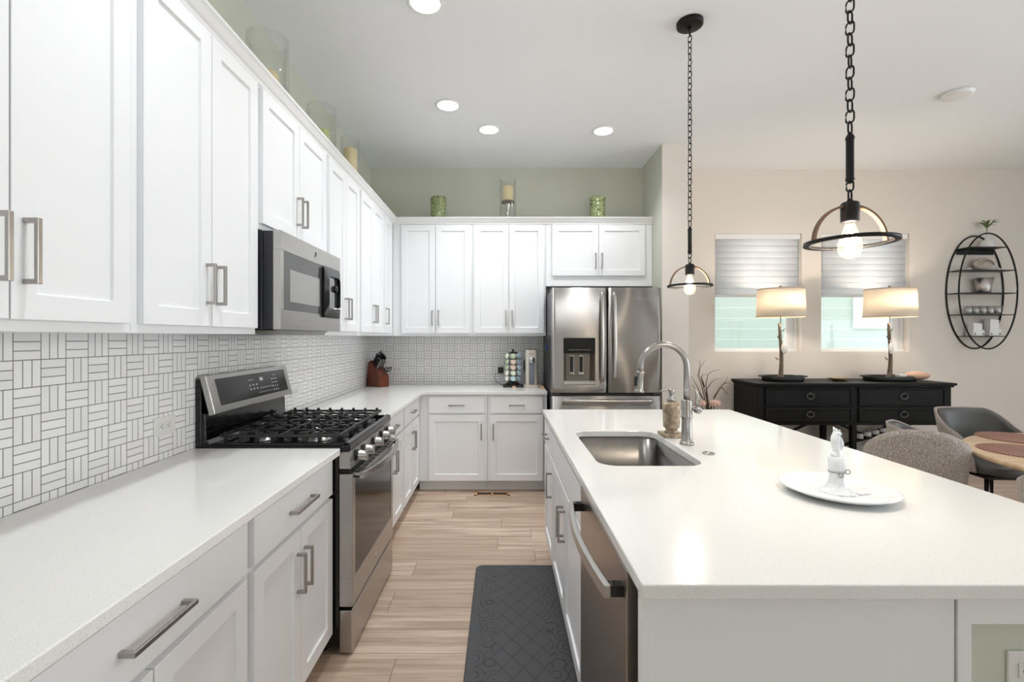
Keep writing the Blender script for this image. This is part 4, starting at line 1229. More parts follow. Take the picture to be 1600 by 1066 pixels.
MB().lathe([(0.0, TOPZ + 0.184), (0.062, TOPZ + 0.184), (0.066, TOPZ + 0.192), (0.062, TOPZ + 0.200), (0.0, TOPZ + 0.200)], (sx_, sy_, 0), 32).build('dish', 'bronze', t)
t = MB().lathe([(0.0, TOPZ + 0.2005), (0.051, TOPZ + 0.2005), (0.051, TOPZ + 0.342), (0.046, TOPZ + 0.348), (0.0, TOPZ + 0.340)], (sx_, sy_, 0), 28).build('pillar_candle', 'wax_cream')
tag(t, 'cream pillar candle standing on the silver candle stand', 'candle', 'pillar candles on the wall cabinets')
t = MB().lathe([(0.076, TOPZ), (0.079, TOPZ), (0.079, TOPZ + 0.425), (0.076, TOPZ + 0.425), (0.076, TOPZ)], (sx_, sy_, 0), 36, cap=False).build('hurricane_glass', 'glass')
tag(t, 'tall clear glass sleeve around the silver candle stand', 'candle glass', 'clear glass cylinders on the wall cabinets')

# ================================================================== ON THE BACK WORKTOP
CTZ = 0.914
kb = Matrix.Translation((-1.228, 4.655, CTZ)) @ Matrix.Rotation(math.radians(-38), 4, 'Z')
t = thing('knife_block', 'red brown wooden knife block in the tiled corner of the worktop', 'knife block', (-1.228, 4.655, CTZ))
mb = MB(0.003).prism([(-0.105, 0.0), (0.105, 0.0), (0.105, 0.105), (-0.035, 0.258), (-0.070, 0.240)], -0.058, 0.058, 'xz')
mb.xf(kb).build('block', 'cherry_wood', t)
kn = Vector((0.70, 0, 0.715)).normalized()      # knives slide out square to the sloping face
kt = Vector((-0.675, 0, 0.738)).normalized()
def slot(s, w): return Vector((0.105, 0, 0.105)) + kt * s + Vector((0, w, 0)) + kn * 0.001
def knife(s, w, ln, label, steel=False, thick=0.016):
    p = slot(s, w)
    tk = thing('kitchen_knife', label, 'knife', kb @ p, 0, 'knives in the wooden block')
    tilt = (kn + kt * 0.12).normalized()
    m = MB(0.002)
    m.bar(p, p + tilt * ln, thick, thick * 1.7)
    m.xf(kb).build('handle', 'dark_nickel' if steel else 'matte_black', tk)
    m = MB(); m.bar(p + tilt * ln, p + tilt * (ln + 0.004), thick * 1.02, thick * 1.72)
    m.xf(kb).build('end_cap', 'chrome', tk)
knife(0.175, -0.034, 0.115, 'black handled knife in the top row of the block, tile corner side')
knife(0.180, -0.004, 0.130, 'longest black handled knife in the middle of the block top row')
knife(0.172, 0.030, 0.105, 'black handled knife in the top row of the block, room side')
knife(0.135, -0.036, 0.095, 'black handled knife in the second row of the block, tile corner side')
knife(0.138, 0.034, 0.110, 'black handled knife in the second row of the block, room side')
knife(0.095, -0.040, 0.110, 'steel handled knife low in the block, tile corner side', True, 0.011)
knife(0.092, -0.014, 0.112, 'steel handled knife low in the middle of the block', True, 0.011)
knife(0.094, 0.012, 0.100, 'steel handled knife low in the block beside the scissors', True, 0.011)
t = thing('scissors', 'black handled kitchen scissors in the front of the knife block', 'scissors', kb @ slot(0.035, 0.02))
p0 = slot(0.03, 0.02)
m = MB(); m.bar(p0 - kn * 0.0, p0 + kn * 0.03, 0.012, 0.006); m.xf(kb).build('blades', 'chrome', t)
for s in (-1, 1):
    m = MB(); c = p0 + kn * 0.058 + Vector((0, s * 0.022, 0))
    m.tube([c + Vector((0, 0.020 * math.cos(a * PI / 8), 0)) + kn * (0.030 * math.sin(a * PI / 8)) for a in range(16)], 0.0055, 8, True)
    m.xf(kb).build('handle', 'matte_black', t)

# coffee pod carousel
qx, qy = 0.110, 4.62
t = thing('pod_carousel', 'black pod carousel loaded with coffee pods on the back worktop', 'pod carousel', (qx, qy, CTZ))
m = MB(0.004); m.box(qx - 0.098, qx + 0.098, qy - 0.085, qy + 0.085, CTZ + 0.002, CTZ + 0.022)
m.build('base', 'matte_black', t)
m = MB().lathe([(0.0, CTZ + 0.02), (0.072, CTZ + 0.022), (0.060, CTZ + 0.040), (0.018, CTZ + 0.048), (0.016, CTZ + 0.330), (0.0, CTZ + 0.330)], (qx, qy, 0), 20)
m.build('column', 'matte_black', t)
m = MB().lathe([(0.0, CTZ + 0.332), (0.045, CTZ + 0.332), (0.046, CTZ + 0.338), (0.012, CTZ + 0.344), (0.008, CTZ + 0.352), (0.013, CTZ + 0.360), (0.008, CTZ + 0.368), (0.0, CTZ + 0.369)], (qx, qy, 0), 20)
m.build('cap', 'matte_black', t)
mw = MB()
for j in range(6):
    z = CTZ + 0.055 + j * 0.054
    mw.tube([(qx + 0.046 * math.cos(a * PI / 12), qy + 0.046 * math.sin(a * PI / 12), z) for a in range(24)], 0.002, 6, True)
mw.build('wire_rings', 'black_metal', t)
LID = {'pale green': (206, 218, 194), 'white': (228, 225, 216), 'brown and white': (214, 190, 172), 'light blue': (174, 202, 212), 'deep blue': (142, 168, 190), 'green': (170, 190, 156)}
for k, v in LID.items(): M['lid ' + k] = plain('foil_lid_' + k.replace(' ', '_'), v, 0.35, vary=0.3, vscale=45)
M['pod_cup'] = plain('pod_cup_white', (206, 206, 198), 0.45)
TIER = ['bottom', 'second', 'middle', 'fourth', 'top']
scheme = [['white', 'light blue', 'deep blue'], ['white', 'pale green', 'light blue'], ['green', 'brown and white', 'light blue'], ['green', 'brown and white', 'deep blue'], ['pale green', 'green', 'deep blue']]
COLN = ['on the tile outlet side', 'facing the room', 'on the water machine side']
proto = None
pod_cup_me = None; lids = {}
for j in range(5):
    for k in range(-1, 4):
        ang = -PI / 2 + (k - 1) * 2 * PI / 7.5
        if k in (-1, 3):
            colr = 'pale green' if k == -1 else 'light blue'
            lab = 'coffee pod in the %s tier of the carousel, facing the %s' % (TIER[j], 'tiles' if k == -1 else 'refrigerator')
        else:
            colr = scheme[j][k]
            lab = '%s lidded coffee pod in the %s carousel tier %s' % (colr, TIER[j], COLN[k])
        z = CTZ + 0.079 + j * 0.054
        mtx = Matrix.Rotation(ang, 4, 'Z') @ Matrix.Rotation(math.radians(-12), 4, 'Y')
        if pod_cup_me is None:
            o = MB().lathe([(0.0, 0.0), (0.017, 0.0), (0.019, 0.003), (0.0235, 0.034), (0.0265, 0.035), (0.0265, 0.037), (0.0, 0.037)], (0, 0, 0), 20, 'x').build('coffee_pod', 'pod_cup')
            pod_cup_me = o.data
        else:
            o = bpy.data.objects.new('coffee_pod', pod_cup_me); COL.objects.link(o)
        o.matrix_basis = Matrix.Translation((qx + 0.046 * math.cos(ang), qy + 0.046 * math.sin(ang), z)) @ mtx
        tag(o, lab, 'coffee pod', 'coffee pods on the carousel')
        if colr not in lids:
            l = MB().lathe([(0.0, 0.0372), (0.0252, 0.0372), (0.0254, 0.0378), (0.021, 0.0382), (0.0, 0.0385)], (0, 0, 0), 20, 'x').build('lid', 'lid ' + colr)
            lids[colr] = l.data
        else:
            l = bpy.data.objects.new('lid', lids[colr]); COL.objects.link(l)
        l.parent = o
t = MB(0.003).box(0.10, 0.135, 4.505, 4.53, CTZ, CTZ + 0.016).build('wooden_token', 'tan_wood')
tag(t, 'small tan wooden block lying in front of the pod carousel', 'block')

# slim drinks machine
wx, wy = 0.288, 4.60
t = thing('drinks_machine', 'slim cream drinks machine with a round dial beside the pod carousel', 'drinks machine', (wx, wy, CTZ))
m = MB(0.004); m.prism(rrect(wx - 0.072, wx + 0.072, wy - 0.10, wy + 0.09, 0.05, 8), CTZ + 0.001, CTZ + 0.022); m.build('base', 'cream_plastic', t)
m = MB(0.003); m.prism(rrect(wx - 0.058, wx + 0.058, wy - 0.075, wy + 0.075, 0.035, 8), CTZ + 0.022, CTZ + 0.362); m.build('body', 'cream_plastic', t)
m = MB(0.003); m.prism(rrect(wx - 0.055, wx + 0.055, wy - 0.072, wy + 0.072, 0.033, 8), CTZ + 0.362, CTZ + 0.372); m.build('lid', plain('grey_lid', (120, 116, 112), 0.4), t)
MB(0.003).box(wx - 0.028, wx + 0.028, wy - 0.079, wy - 0.072, CTZ + 0.030, CTZ + 0.275).build('tank_window', 'grey_window', t)
MB().lathe([(0.0, -0.076), (0.029, -0.076), (0.029, -0.090), (0.024, -0.096), (0.0, -0.096)], (wx, wy, CTZ + 0.268), 28, 'y').build('dial', 'chrome', t)
mb = MB()
for k, w in enumerate((0.007, 0.005, 0.008, 0.005, 0.007)): mb.box(wx - 0.022 + k * 0.0095, wx - 0.022 + k * 0.0095 + w, wy - 0.0765, wy - 0.075, CTZ + 0.325, CTZ + 0.331 + 0.002 * (k % 2))
mb.build('name_marks', plain('grey_print', (96, 92, 88), 0.5), t)
m = MB(0.002).box(wx - 0.078, wx - 0.058, wy - 0.02, wy + 0.03, CTZ + 0.15, CTZ + 0.26); m.build('side_bracket', 'matte_black', t)
t = MB(0.003).box(0.362, 0.402, 4.40, 4.60, CTZ, CTZ + 0.014).build('wooden_board', 'tan_wood')
tag(t, 'small tan wooden board beside the drinks machine', 'board')
t = thing('power_adapter', 'black plug adapter with a looping cord on the back tiles', 'power adapter', (-0.012, YK - 0.03, 1.06))
MB(0.004).box(-0.038, 0.016, YK - 0.050, YK - 0.0065, 1.030, 1.090).build('plug', 'matte_black', t)
MB().tube([(-0.03, YK - 0.035, 1.03), (-0.065, YK - 0.04, 1.025), (-0.075, YK - 0.05, 0.99), (-0.05, YK - 0.07, 0.945), (-0.01, YK - 0.10, 0.920), (0.02, YK - 0.14, 0.918)], 0.0028, 8).build('cord', 'matte_black', t)

# ================================================================== FLOOR THINGS
mx0, mx1, my0, my1 = -0.155, 0.335, 1.45, 2.86
t = MB(0.006).prism([(x - (mx0 + mx1) / 2, y - (my0 + my1) / 2) for x, y in rrect(mx0, mx1, my0, my1, 0.045, 8)], 0.0, 0.018).build('kitchen_mat', 'mat')
t.location = ((mx0 + mx1) / 2, (my0 + my1) / 2, 0.0005)
tag(t, 'dark grey embossed cushioned floor mat beside the island', 'mat')
t = thing('floor_vent', 'bronze floor register in front of the back cabinets', 'vent', (-0.085, 4.205, 0))
m = MB(0.001)
vx0, vx1, vy0, vy1 = -0.245, 0.075, 4.15, 4.262
for q in ((vx0, vx1, vy0, vy0 + 0.022), (vx0, vx1, vy1 - 0.022, vy1), (vx0, vx0 + 0.025, vy0, vy1), (vx1 - 0.025, vx1, vy0, vy1), (-0.092, -0.078, vy0, vy1)): m.box(q[0], q[1], q[2], q[3], 0.0005, 0.005)
m.build('frame', 'tan_wood', t)
MB().box(vx0 + 0.02, vx1 - 0.02, vy0 + 0.02, vy1 - 0.02, 0.0005, 0.0015).build('opening', 'gap_black', t)
m = MB()
for k in range(19):
    x = vx0 + 0.03 + k * 0.0142
    m.box(x, x + 0.006, vy0 + 0.022, vy1 - 0.022, 0.0015, 0.004)
m.build('louvres', 'vent_metal', t)

# ================================================================== DINING SIDE
# window shades
def blind(a, b, label):
    y = YD + 0.035
    t = thing('window_shade', label, 'window shade', ((a + b) / 2, y, WZ1), 0, 'white shades in the dining windows')
    MB(0.004).box(a + 0.006, b - 0.012, y - 0.03, y + 0.035, WZ1 - 0.055, WZ1 - 0.001).build('head_rail', 'trim_white', t)
    m = MB(); n = 9; z1, z0 = WZ1 - 0.055, 1.845
    for k in range(n):
        zt = z1 - (z1 - z0) * k / n; zb = z1 - (z1 - z0) * (k + 1) / n
        rings = []
        for q in range(7):
            f = q / 6
            z = zt + (zb - zt) * f
            o = 0.007 * math.sin(PI * f)
            rings.append([(a + 0.012, y - 0.004 - o, z), (b - 0.020, y - 0.004 - o, z), (b - 0.020, y - 0.001 - o, z), (a + 0.012, y - 0.001 - o, z)])
        m.loft(rings)
    m.build('vanes', 'blind', t)
    MB(0.004).box(a + 0.010, b - 0.018, y - 0.016, y + 0.012, 1.820, 1.845).build('bottom_rail', 'trim_white', t)
blind(*WIN[0], 'white half lowered shade in the dining window closer to the refrigerator')
blind(*WIN[1], 'white half lowered shade in the dining window closer to the oval shelf')

# sideboard
BX0, BX1, BY0, BY1, BZ = 2.385, 4.225, 4.39, 4.885, 0.972
t = thing('sideboard', 'long black wooden sideboard with four drawers under the dining windows', 'sideboard', (3.3, 4.64, 0))
MB(0.006).box(BX0 - 0.012, BX1 + 0.012, BY0 - 0.012, BY1, BZ - 0.024, BZ).build('top', 'black_wood', t)
MB(0.004).box(BX0 + 0.0, BX1, BY0 + 0.006, BY1 - 0.005, BZ - 0.042, BZ - 0.024).build('top_moulding', 'black_wood', t)
MB(0.003).box(BX0 + 0.015, BX1 - 0.015, BY0 + 0.022, BY1 - 0.01, 0.575, BZ - 0.042).build('case', 'black_wood', t)
for x0, x1 in ((2.463, 3.277), (3.337, 4.150)):
    for z0, z1 in ((0.752, 0.928), (0.603, 0.738)):
        m = MB(0.003)
        yf = BY0 + 0.022
        def rg(a, o): return [(x0 + a, yf - o, z0 + a), (x1 - a, yf - o, z0 + a), (x1 - a, yf - o, z1 - a), (x0 + a, yf - o, z1 - a)]
        m.loft([rg(0, 0), rg(0, 0.010), rg(0.008, 0.016), rg(0.018, 0.016), rg(0.024, 0.008)], smooth=False)
        d = m.build('drawer', 'black_wood', t, bev=0.001)
        xc, zc = (x0 + x1) / 2 + 0.01, (z0 + z1) / 2 + 0.012
        h = MB()
        h.ball((xc, yf - 0.016, zc + 0.022), 0.009, 12)
        h.tube([(xc + 0.034 * math.sin(a * PI / 10), yf - 0.020, zc + 0.026 * math.cos(a * PI / 10) - 0.004) for a in range(20)], 0.0042, 8, True)
        h.build('ring_pull', 'black_metal' if False else plain('worn_iron_%d' % (len(bpy.data.materials)), (112, 108, 104), 0.4, 0.8), d)
legx = (BX0 + 0.03, 3.283, BX1 - 0.075)
for x in legx:
    for y in (BY0 + 0.024, BY1 - 0.06):
        MB(0.003).box(x, x + 0.045, y, y + 0.045, 0.0, 0.575).build('leg', 'black_wood', t)
for x0, x1 in ((legx[0] + 0.045, legx[1]), (legx[1] + 0.045, legx[2])):
    m = MB(0.002)
    y = BY1 - 0.037
    m.bar((x0, y, 0.20), (x1, y, 0.57), 0.022); m.bar((x0, y - 0.012, 0.57), (x1, y - 0.012, 0.20), 0.022)
    m.build('cross_brace', 'black_wood', t)
m = MB(0.003).box(BX0 + 0.05, BX1 - 0.05, BY0 + 0.05, BY1 - 0.03, 0.17, 0.195)
m.build('low_shelf', 'black_wood', t)

def tray(cx_, cy_, w, d, label):
    t = thing('serving_tray', label, 'tray', (cx_, cy_, BZ), 0, 'black trays on the sideboard')
    z = BZ
    m = MB()
    pr = [(0.0, z), (0.90, z), (0.96, z + 0.004), (1.0, z + 0.050), (0.985, z + 0.051), (0.95, z + 0.010), (0.0, z + 0.008)]
    rings = []
    for r, h in pr:
        r = max(r, 0.001)
        rings.append([(cx_ + r * w / 2 * math.copysign(abs(math.cos(a)) ** 0.6, math.cos(a)), cy_ + r * d / 2 * math.copysign(abs(math.sin(a)) ** 0.6, math.sin(a)), h) for a in [2 * PI * k / 48 for k in range(48)]])
    m.loft(rings).build('dish', 'matte_black', t)
    for s in (-1, 1):
        MB(0.003).box(cx_ + s * (w / 2 - 0.004), cx_ + s * (w / 2 + 0.034), cy_ - 0.05, cy_ + 0.05, z + 0.040, z + 0.053).build('handle', 'matte_black', t)
tray(2.755, 4.62, 0.36, 0.26, 'black oval tray under the lamp closer to the refrigerator')
tray(3.80, 4.62, 0.44, 0.26, 'black oval tray under the lamp beside the pink stone')

def table_lamp(x, label, crystal_side, rot):
    y = 4.62; z0 = BZ + 0.0085
    t = thing('table_lamp', label, 'lamp', (x, y, z0), rot, 'pair of table lamps on the sideboard')
    m = MB()
    pts, rr = [], []
    hts = [(0.0, 0.064), (0.01, 0.052), (0.03, 0.032), (0.06, 0.022), (0.12, 0.0185), (0.20, 0.0165), (0.30, 0.016), (0.40, 0.0145), (0.50, 0.013), (0.56, 0.011)]
    for h, r in hts: pts.append((0.008 * math.sin(h * 9), 0.004 * math.cos(h * 11), h)); rr.append(r)
    m.tube(pts, rr, 14)
    for k, (h, a, ln) in enumerate(((0.19, 3.0, 0.05), (0.24, 0.3, 0.03), (0.40, 2.9, 0.03), (0.47, 0.2, 0.045), (0.52, 3.3, 0.03), (0.34, 0.9, 0.03))):
        m.tube([(0.008 * math.sin(h * 9), 0, h), (ln * 0.6 * math.cos(a), ln * 0.6 * math.sin(a), h + 0.012), (ln * math.cos(a), ln * math.sin(a), h + 0.035)], [0.009, 0.006, 0.003], 8)
    for k in range(5):
        a = k * 2 * PI / 5 + 0.3
        m.tube([(0.02 * math.cos(a), 0.02 * math.sin(a), 0.03), (0.055 * math.cos(a), 0.055 * math.sin(a), 0.010), (0.080 * math.cos(a), 0.080 * math.sin(a), 0.005)], [0.012, 0.009, 0.004], 8)
    m.build('branch_base', 'bronze', t, world=False)
    c = MB(); c.ball((crystal_side * 0.020, -0.026, 0.310), 0.032, 14, 1.0, 0.35, 1.75)
    c.tube([(crystal_side * 0.02, -0.026, 0.365), (crystal_side * 0.018, -0.02, 0.385), (0.008, -0.010, 0.395)], 0.004, 8)
    c.build('crystal_leaf', 'crystal', t, world=False)
    zs0, zs1 = 1.600 - z0, 1.868 - z0
    s = MB().lathe([(0.215, zs0), (0.213, zs0), (0.203, zs1), (0.205, zs1), (0.215, zs0)], (0, 0, 0), 72, cap=False)
    s.build('lamp_shade', 'lampshade', t, world=False)
    e = MB()
    for r, z in ((0.2155, zs0), (0.2055, zs1)):
        e.lathe([(r - 0.003, z - 0.005), (r + 0.001, z - 0.005), (r + 0.001, z + 0.005), (r - 0.003, z + 0.005), (r - 0.003, z - 0.005)], (0, 0, 0), 72, cap=False)
    e.build('shade_trim', plain('tan_binding_%d' % len(bpy.data.materials), (214, 196, 172), 0.8), t, world=False)
    h = MB()
    h.tube([(0, 0, 0.55), (0, 0, zs1 + 0.005)], 0.004, 8)
    for a in (0, 2 * PI / 3, 4 * PI / 3): h.tube([(0, 0, zs1 - 0.012), (0.203 * math.cos(a), 0.203 * math.sin(a), zs1 - 0.004)], 0.002, 6)
    h.build('harp', 'brass', t, world=False)
    MB().lathe([(0.0, zs1), (0.009, zs1), (0.009, zs1 + 0.010), (0.011, zs1 + 0.016), (0.011, zs1 + 0.036), (0.0, zs1 + 0.037)], (0, 0, 0), 14).build('finial', 'bronze', t, world=False)
    b = MB(); b.ball((0.0, -0.140, zs1 - 0.095), 0.026, 14); b.build('bulb', 'bulb_glass', t, world=False)
    lamp('table_lamp_light', 'POINT', wm(t) @ Vector((0.0, -0.140, zs1 - 0.095)), PW['table'], (1.0, 0.86, 0.70), t, 0.03)
table_lamp(2.735, 'branch based table lamp on the tray closer to the refrigerator', 1, 0.0)
table_lamp(3.805, 'branch based table lamp on the tray beside the pink stone', -1, 0.25)

t = MB(0.004).box(3.83, 3.90, 4.53, 4.59, BZ + 0.0082, BZ + 0.070).build('crystal_block', 'crystal')
tag(t, 'rough clear crystal block at the foot of the lamp by the pink stone', 'crystal')
m = MB(); m.ball((4.01, 4.55, BZ + 0.058), 0.115, 24, 1.0, 0.62, 0.36)
t = m.build('polished_stone', 'stone_pink')
tag(t, 'long pale pink polished stone resting on the edge of the black tray', 'stone')
t = MB().lathe([(0.0, BZ), (0.055, BZ), (0.06, BZ + 0.006), (0.098, BZ + 0.024), (0.105, BZ + 0.030), (0.10, BZ + 0.030), (0.06, BZ + 0.012), (0.0, BZ + 0.009)], (3.29, 4.60, 0), 30, sx=1.0, sy=0.7).build('brass_dish', 'brass')
tag(t, 'small oval brass dish between the two lamps on the sideboard', 'dish')

# stepped tea light holder standing on the low shelf
t = thing('tealight_holder', 'black stepped tea light holder on the low shelf of the sideboard', 'candle holder', (3.6, 4.62, 0.195))
m = MB(0.002)
m.bar((3.42, 4.60, 0.195), (3.42, 4.60, 0.372), 0.02); m.bar((3.90, 4.60, 0.195), (3.90, 4.60, 0.50), 0.02)
m.bar((3.40, 4.60, 0.367), (3.95, 4.60, 0.513), 0.02)
m.build('stepped_bar', 'dark_metal', t)
for k in range(4):
    x = 3.494 + k * 0.077; z = 0.402 + k * 0.0204
    MB().lathe([(0.0, z), (0.034, z), (0.036, z + 0.006), (0.032, z + 0.010), (0.0, z + 0.010)], (x, 4.60, 0), 18).build('cup', 'dark_metal', t)
    c = MB().lathe([(0.0, z + 0.0105), (0.030, z + 0.0105), (0.030, z + 0.052), (0.026, z + 0.055), (0.0, z + 0.053)], (x, 4.60, 0), 20).build('tealight', 'wax_white')
    tag(c, 'small white tea light %s the stepped black holder' % ('lowest on', 'second from the low end of', 'third from the low end of', 'highest on')[k], 'candle', 'tea lights on the stepped holder')

# floor vase with bare branches and pale blooms
vx, vy = 2.03, 4.62
t = thing('floor_vase', 'grey floor vase of bare twigs and pale blooms beside the sideboard', 'vase', (vx, vy, 0))
MB().lathe([(0.0, 0.0), (0.10, 0.0), (0.13, 0.10), (0.15, 0.30), (0.12, 0.50), (0.085, 0.60), (0.095, 0.64), (0.085, 0.64), (0.075, 0.60), (0.0, 0.58)], (vx, vy, 0), 30).build('vase_body', 'terracotta', t)
def px3(px, py, d): return ((px - 784) * d / 736, d, CAMZ - (py - 527) * d / 736)
rs = random.Random(5)
br = [[(1104, 634), (1095, 598), (1090, 588), (1093, 575), (1102, 563)], [(1106, 630), (1098, 600), (1092, 587), (1094, 572), (1093, 562)], [(1100, 626), (1092, 610), (1086, 598), (1080, 588)], [(1099, 624), (1090, 612), (1081, 600)],
      [(1104, 622), (1103, 600), (1106, 586), (1113, 580), (1126, 578)], [(1104, 608), (1112, 597), (1120, 592), (1130, 592)], [(1114, 626), (1122, 612), (1132, 600), (1143, 594)], [(1116, 620), (1126, 604), (1134, 596), (1137, 588)],
      [(1128, 606), (1135, 614), (1140, 618)], [(1101, 605), (1096, 590), (1098, 585), (1105, 586)], [(1132, 599), (1140, 599), (1146, 602)]]
for k, b in enumerate(br):
    d0 = vy - 0.10 + 0.05 * (k % 4)
    pts = [px3(x, y, d0 + 0.012 * j * (1 if k % 2 else -1)) for j, (x, y) in enumerate(b)]
    if k < 8: pts = [(vx + 0.02 * rs.uniform(-1, 1), vy, 0.585)] + pts
    n = len(pts)
    m = MB().tube(pts, [0.0058 - 0.0044 * j / (n - 1) for j in range(n)], 7)
    m.build('twig', 'twig', t)
for k, (x, y) in enumerate(((1094, 630), (1117, 630))):
    c = Vector(px3(x, y, 4.50)); m = MB()
    for r, n, s in ((0.010, 4, 0.030), (0.026, 7, 0.034), (0.038, 9, 0.034)):
        for j in range(n):
            a = 2 * PI * j / n + r * 40
            m.ball(c + Vector((r * math.cos(a), r * math.sin(a) * 0.9, 0.012 - r * 0.4)), s * 0.62, 10, 0.75, 0.75, 1.35)
    m.build('blossom', 'petal', t)
    MB().tube([c - Vector((0, 0, 0.02)), (vx + 0.01, vy, 0.59)], 0.006, 6).build('stem', 'dark_leaf', t)
m = MB()
for k in range(12):
    a = k * 2 * PI / 12; ln = 0.10 + 0.05 * rs.random()
    p = Vector((vx, vy - 0.02, 0.645)); q = p + Vector((ln * math.cos(a), ln * 0.7 * math.sin(a), 0.03 + 0.02 * rs.random()))
    m.tube([p, (p + q) / 2 + Vector((0, 0, 0.02)), q], [0.004, 0.024, 0.002], 8, flat=0.25)
m.build('leaves', 'dark_leaf', t)

# oval wall shelf
OX, OZ, OW, OH = 4.933, 1.868, 0.2975, 0.586
YF_, YB_ = 4.777, YD - 0.008
t = thing('oval_shelf', 'black oval wire shelf unit hanging on the dining wall', 'wall shelf', (OX, YD, OZ - OH))
for nm, y in (('rear_hoop', YB_), ('front_hoop', YF_)):
    MB().tube([(OX + OW * math.cos(a * PI / 40), y, OZ + OH * math.sin(a * PI / 40)) for a in range(80)], 0.0075, 8, True).build(nm, 'dark_metal', t)
SHZ = [2.318, 2.084, 1.852, 1.632, 1.412]
for z in SHZ:
    w = OW * math.sqrt(max(0, 1 - ((z - OZ) / OH) ** 2))
    MB(0.002).box(OX - w, OX + w, YF_ - 0.004, YB_, z - 0.008, z).build('shelf', 'dark_metal', t)
MB(0.002).box(OX - 0.19, OX + 0.19, YB_ - 0.006, YB_ + 0.003, SHZ[0] - 0.06, SHZ[0] - 0.008).build('hanging_plate', 'dark_metal', t)
ym = 4.845
t = MB().lathe([(0.0, SHZ[0]), (0.050, SHZ[0]), (0.054, SHZ[0] + 0.01), (0.050, SHZ[0] + 0.055), (0.030, SHZ[0] + 0.075), (0.018, SHZ[0] + 0.085), (0.012, SHZ[0] + 0.13), (0.010, SHZ[0] + 0.13), (0.010, SHZ[0] + 0.09), (0.0, SHZ[0] + 0.07)], (4.99, ym, 0), 24).build('bud_vase', 'linen_card')
tag(t, 'small white bud vase on the top shelf of the oval unit', 'vase')
m = MB(); rs = random.Random(3)
for k in range(22):
    a = rs.random() * 2 * PI; ln = 0.03 + 0.035 * rs.random(); up_ = rs.uniform(0.4, 1.0)
    p = Vector((4.99, ym, SHZ[0] + 0.105)); s_ = Vector((4.99, ym, SHZ[0] + 0.20 + 0.02 * rs.random()))
    q = s_ + Vector((ln * math.cos(a), ln * 0.7 * math.sin(a), 0.075 * up_))
    e = q + Vector((0.045 * math.cos(a), 0.03 * math.sin(a), -0.025 * (1.2 - up_)))
    m.tube([p, s_, q, e], [0.003, 0.005, 0.0045, 0.0008], 6, flat=0.5)
t = m.build('air_plant', 'leaf')
tag(t, 'spiky green air plant in the white bud vase on the oval shelf', 'plant')
t = thing('agate_ornament', 'rounded agate shell ornament on the second shelf of the oval unit', 'ornament', (4.945, ym, SHZ[1]))
m = MB(); m.ball((4.945, ym, SHZ[1] + 0.067), 0.086, 24, 1.05, 0.45, 0.78); m.build('shell', 'agate', t)
m = MB()
for r in (0.055, 0.075):
    m.tube([(4.955 + r * 1.05 * math.cos(a * PI / 14), ym - 0.040 + (r - 0.055) * 0.5, SHZ[1] + 0.055 + r * 0.72 * math.sin(a * PI / 14)) for a in range(15)], 0.004, 6)
m.build('ridges', plain('dark_agate', (140, 128, 112), 0.35), t)
for x, lab in ((4.80, 'small clear pebble beside the agate ornament, refrigerator side'), (5.10, 'small clear pebble beside the agate ornament, far side')):
    o = MB().ball((x, ym - 0.01, SHZ[1] + 0.014), 0.018, 12, 1.3, 1, 0.8).build('pebble', 'crystal'); tag(o, lab, 'pebble', 'pebbles on the oval shelf')
t = MB().lathe([(0.0, SHZ[2]), (0.052, SHZ[2]), (0.056, SHZ[2] + 0.004), (0.078, SHZ[2] + 0.155), (0.074, SHZ[2] + 0.155), (0.050, SHZ[2] + 0.012), (0.0, SHZ[2] + 0.010)], (4.955, ym, 0), 32).build('tapered_vase', 'silver')
tag(t, 'silver tapered bucket shaped vase on the middle oval shelf', 'vase')
for k in range(5):
    x = 4.80 + k * 0.075
    z = SHZ[3]
    o = MB().lathe([(0.0, z), (0.024, z), (0.030, z + 0.008), (0.033, z + 0.045), (0.036, z + 0.088), (0.033, z + 0.088), (0.029, z + 0.045), (0.024, z + 0.010), (0.0, z + 0.008)], (x, ym, 0), 20).build('cut_glass_votive', 'cut_glass')
    tag(o, ('end cut glass votive on the fourth oval shelf, closest to the windows', 'second cut glass votive from the window end of the fourth oval shelf', 'middle one of five cut glass votives on the fourth oval shelf', 'fourth cut glass votive from the window end of the fourth oval shelf', 'end cut glass votive on the fourth oval shelf, away from the windows')[k], 'votive', 'cut glass votives on the oval shelf')
    c = MB().lathe([(0.0, z + 0.0105), (0.021, z + 0.0105), (0.024, z + 0.05), (0.0, z + 0.05)], (x, ym, 0), 16).build('votive_candle', 'wax_white')
    tag(c, 'white candle inside the %s cut glass votive of the oval shelf' % ('window end', 'second', 'middle', 'fourth', 'far end')[k], 'candle', 'candles in the cut glass votives')
M['cutout'] = plain('grey_cutout', (104, 100, 96), 0.8)
for x, h, lab in ((4.865, 0.135, 'shorter white ceramic tree cutout holder on the lowest oval shelf'), (5.035, 0.175, 'taller white ceramic tree cutout holder on the lowest oval shelf')):
    z = SHZ[4]
    t = thing('candle_house', lab, 'ornament', (x, ym, z), 0, 'white holders on the oval shelf')
    MB(0.006).box(x - 0.058, x + 0.058, ym - 0.045, ym + 0.04, z, z + h * 0.42).build('base', 'linen_card', t)
    m = MB(); m.prism([(x - 0.045, z + h * 0.42), (x + 0.045, z + h * 0.42), (x + 0.047, z + h * 0.94), (x - 0.045, z + h)], ym - 0.035, ym + 0.03, 'xz'); m.build('cup', 'linen_card', t, bev=0.004)
    for s in (-1, 1):
        c_ = x + s * 0.042
        m = MB(); m.prism([(c_ - 0.008, z + 0.012), (c_ + 0.008, z + 0.012), (c_, z + 0.040)], ym - 0.0462, ym - 0.0448, 'xz')
        m.build('tree_cutout', 'cutout', t)

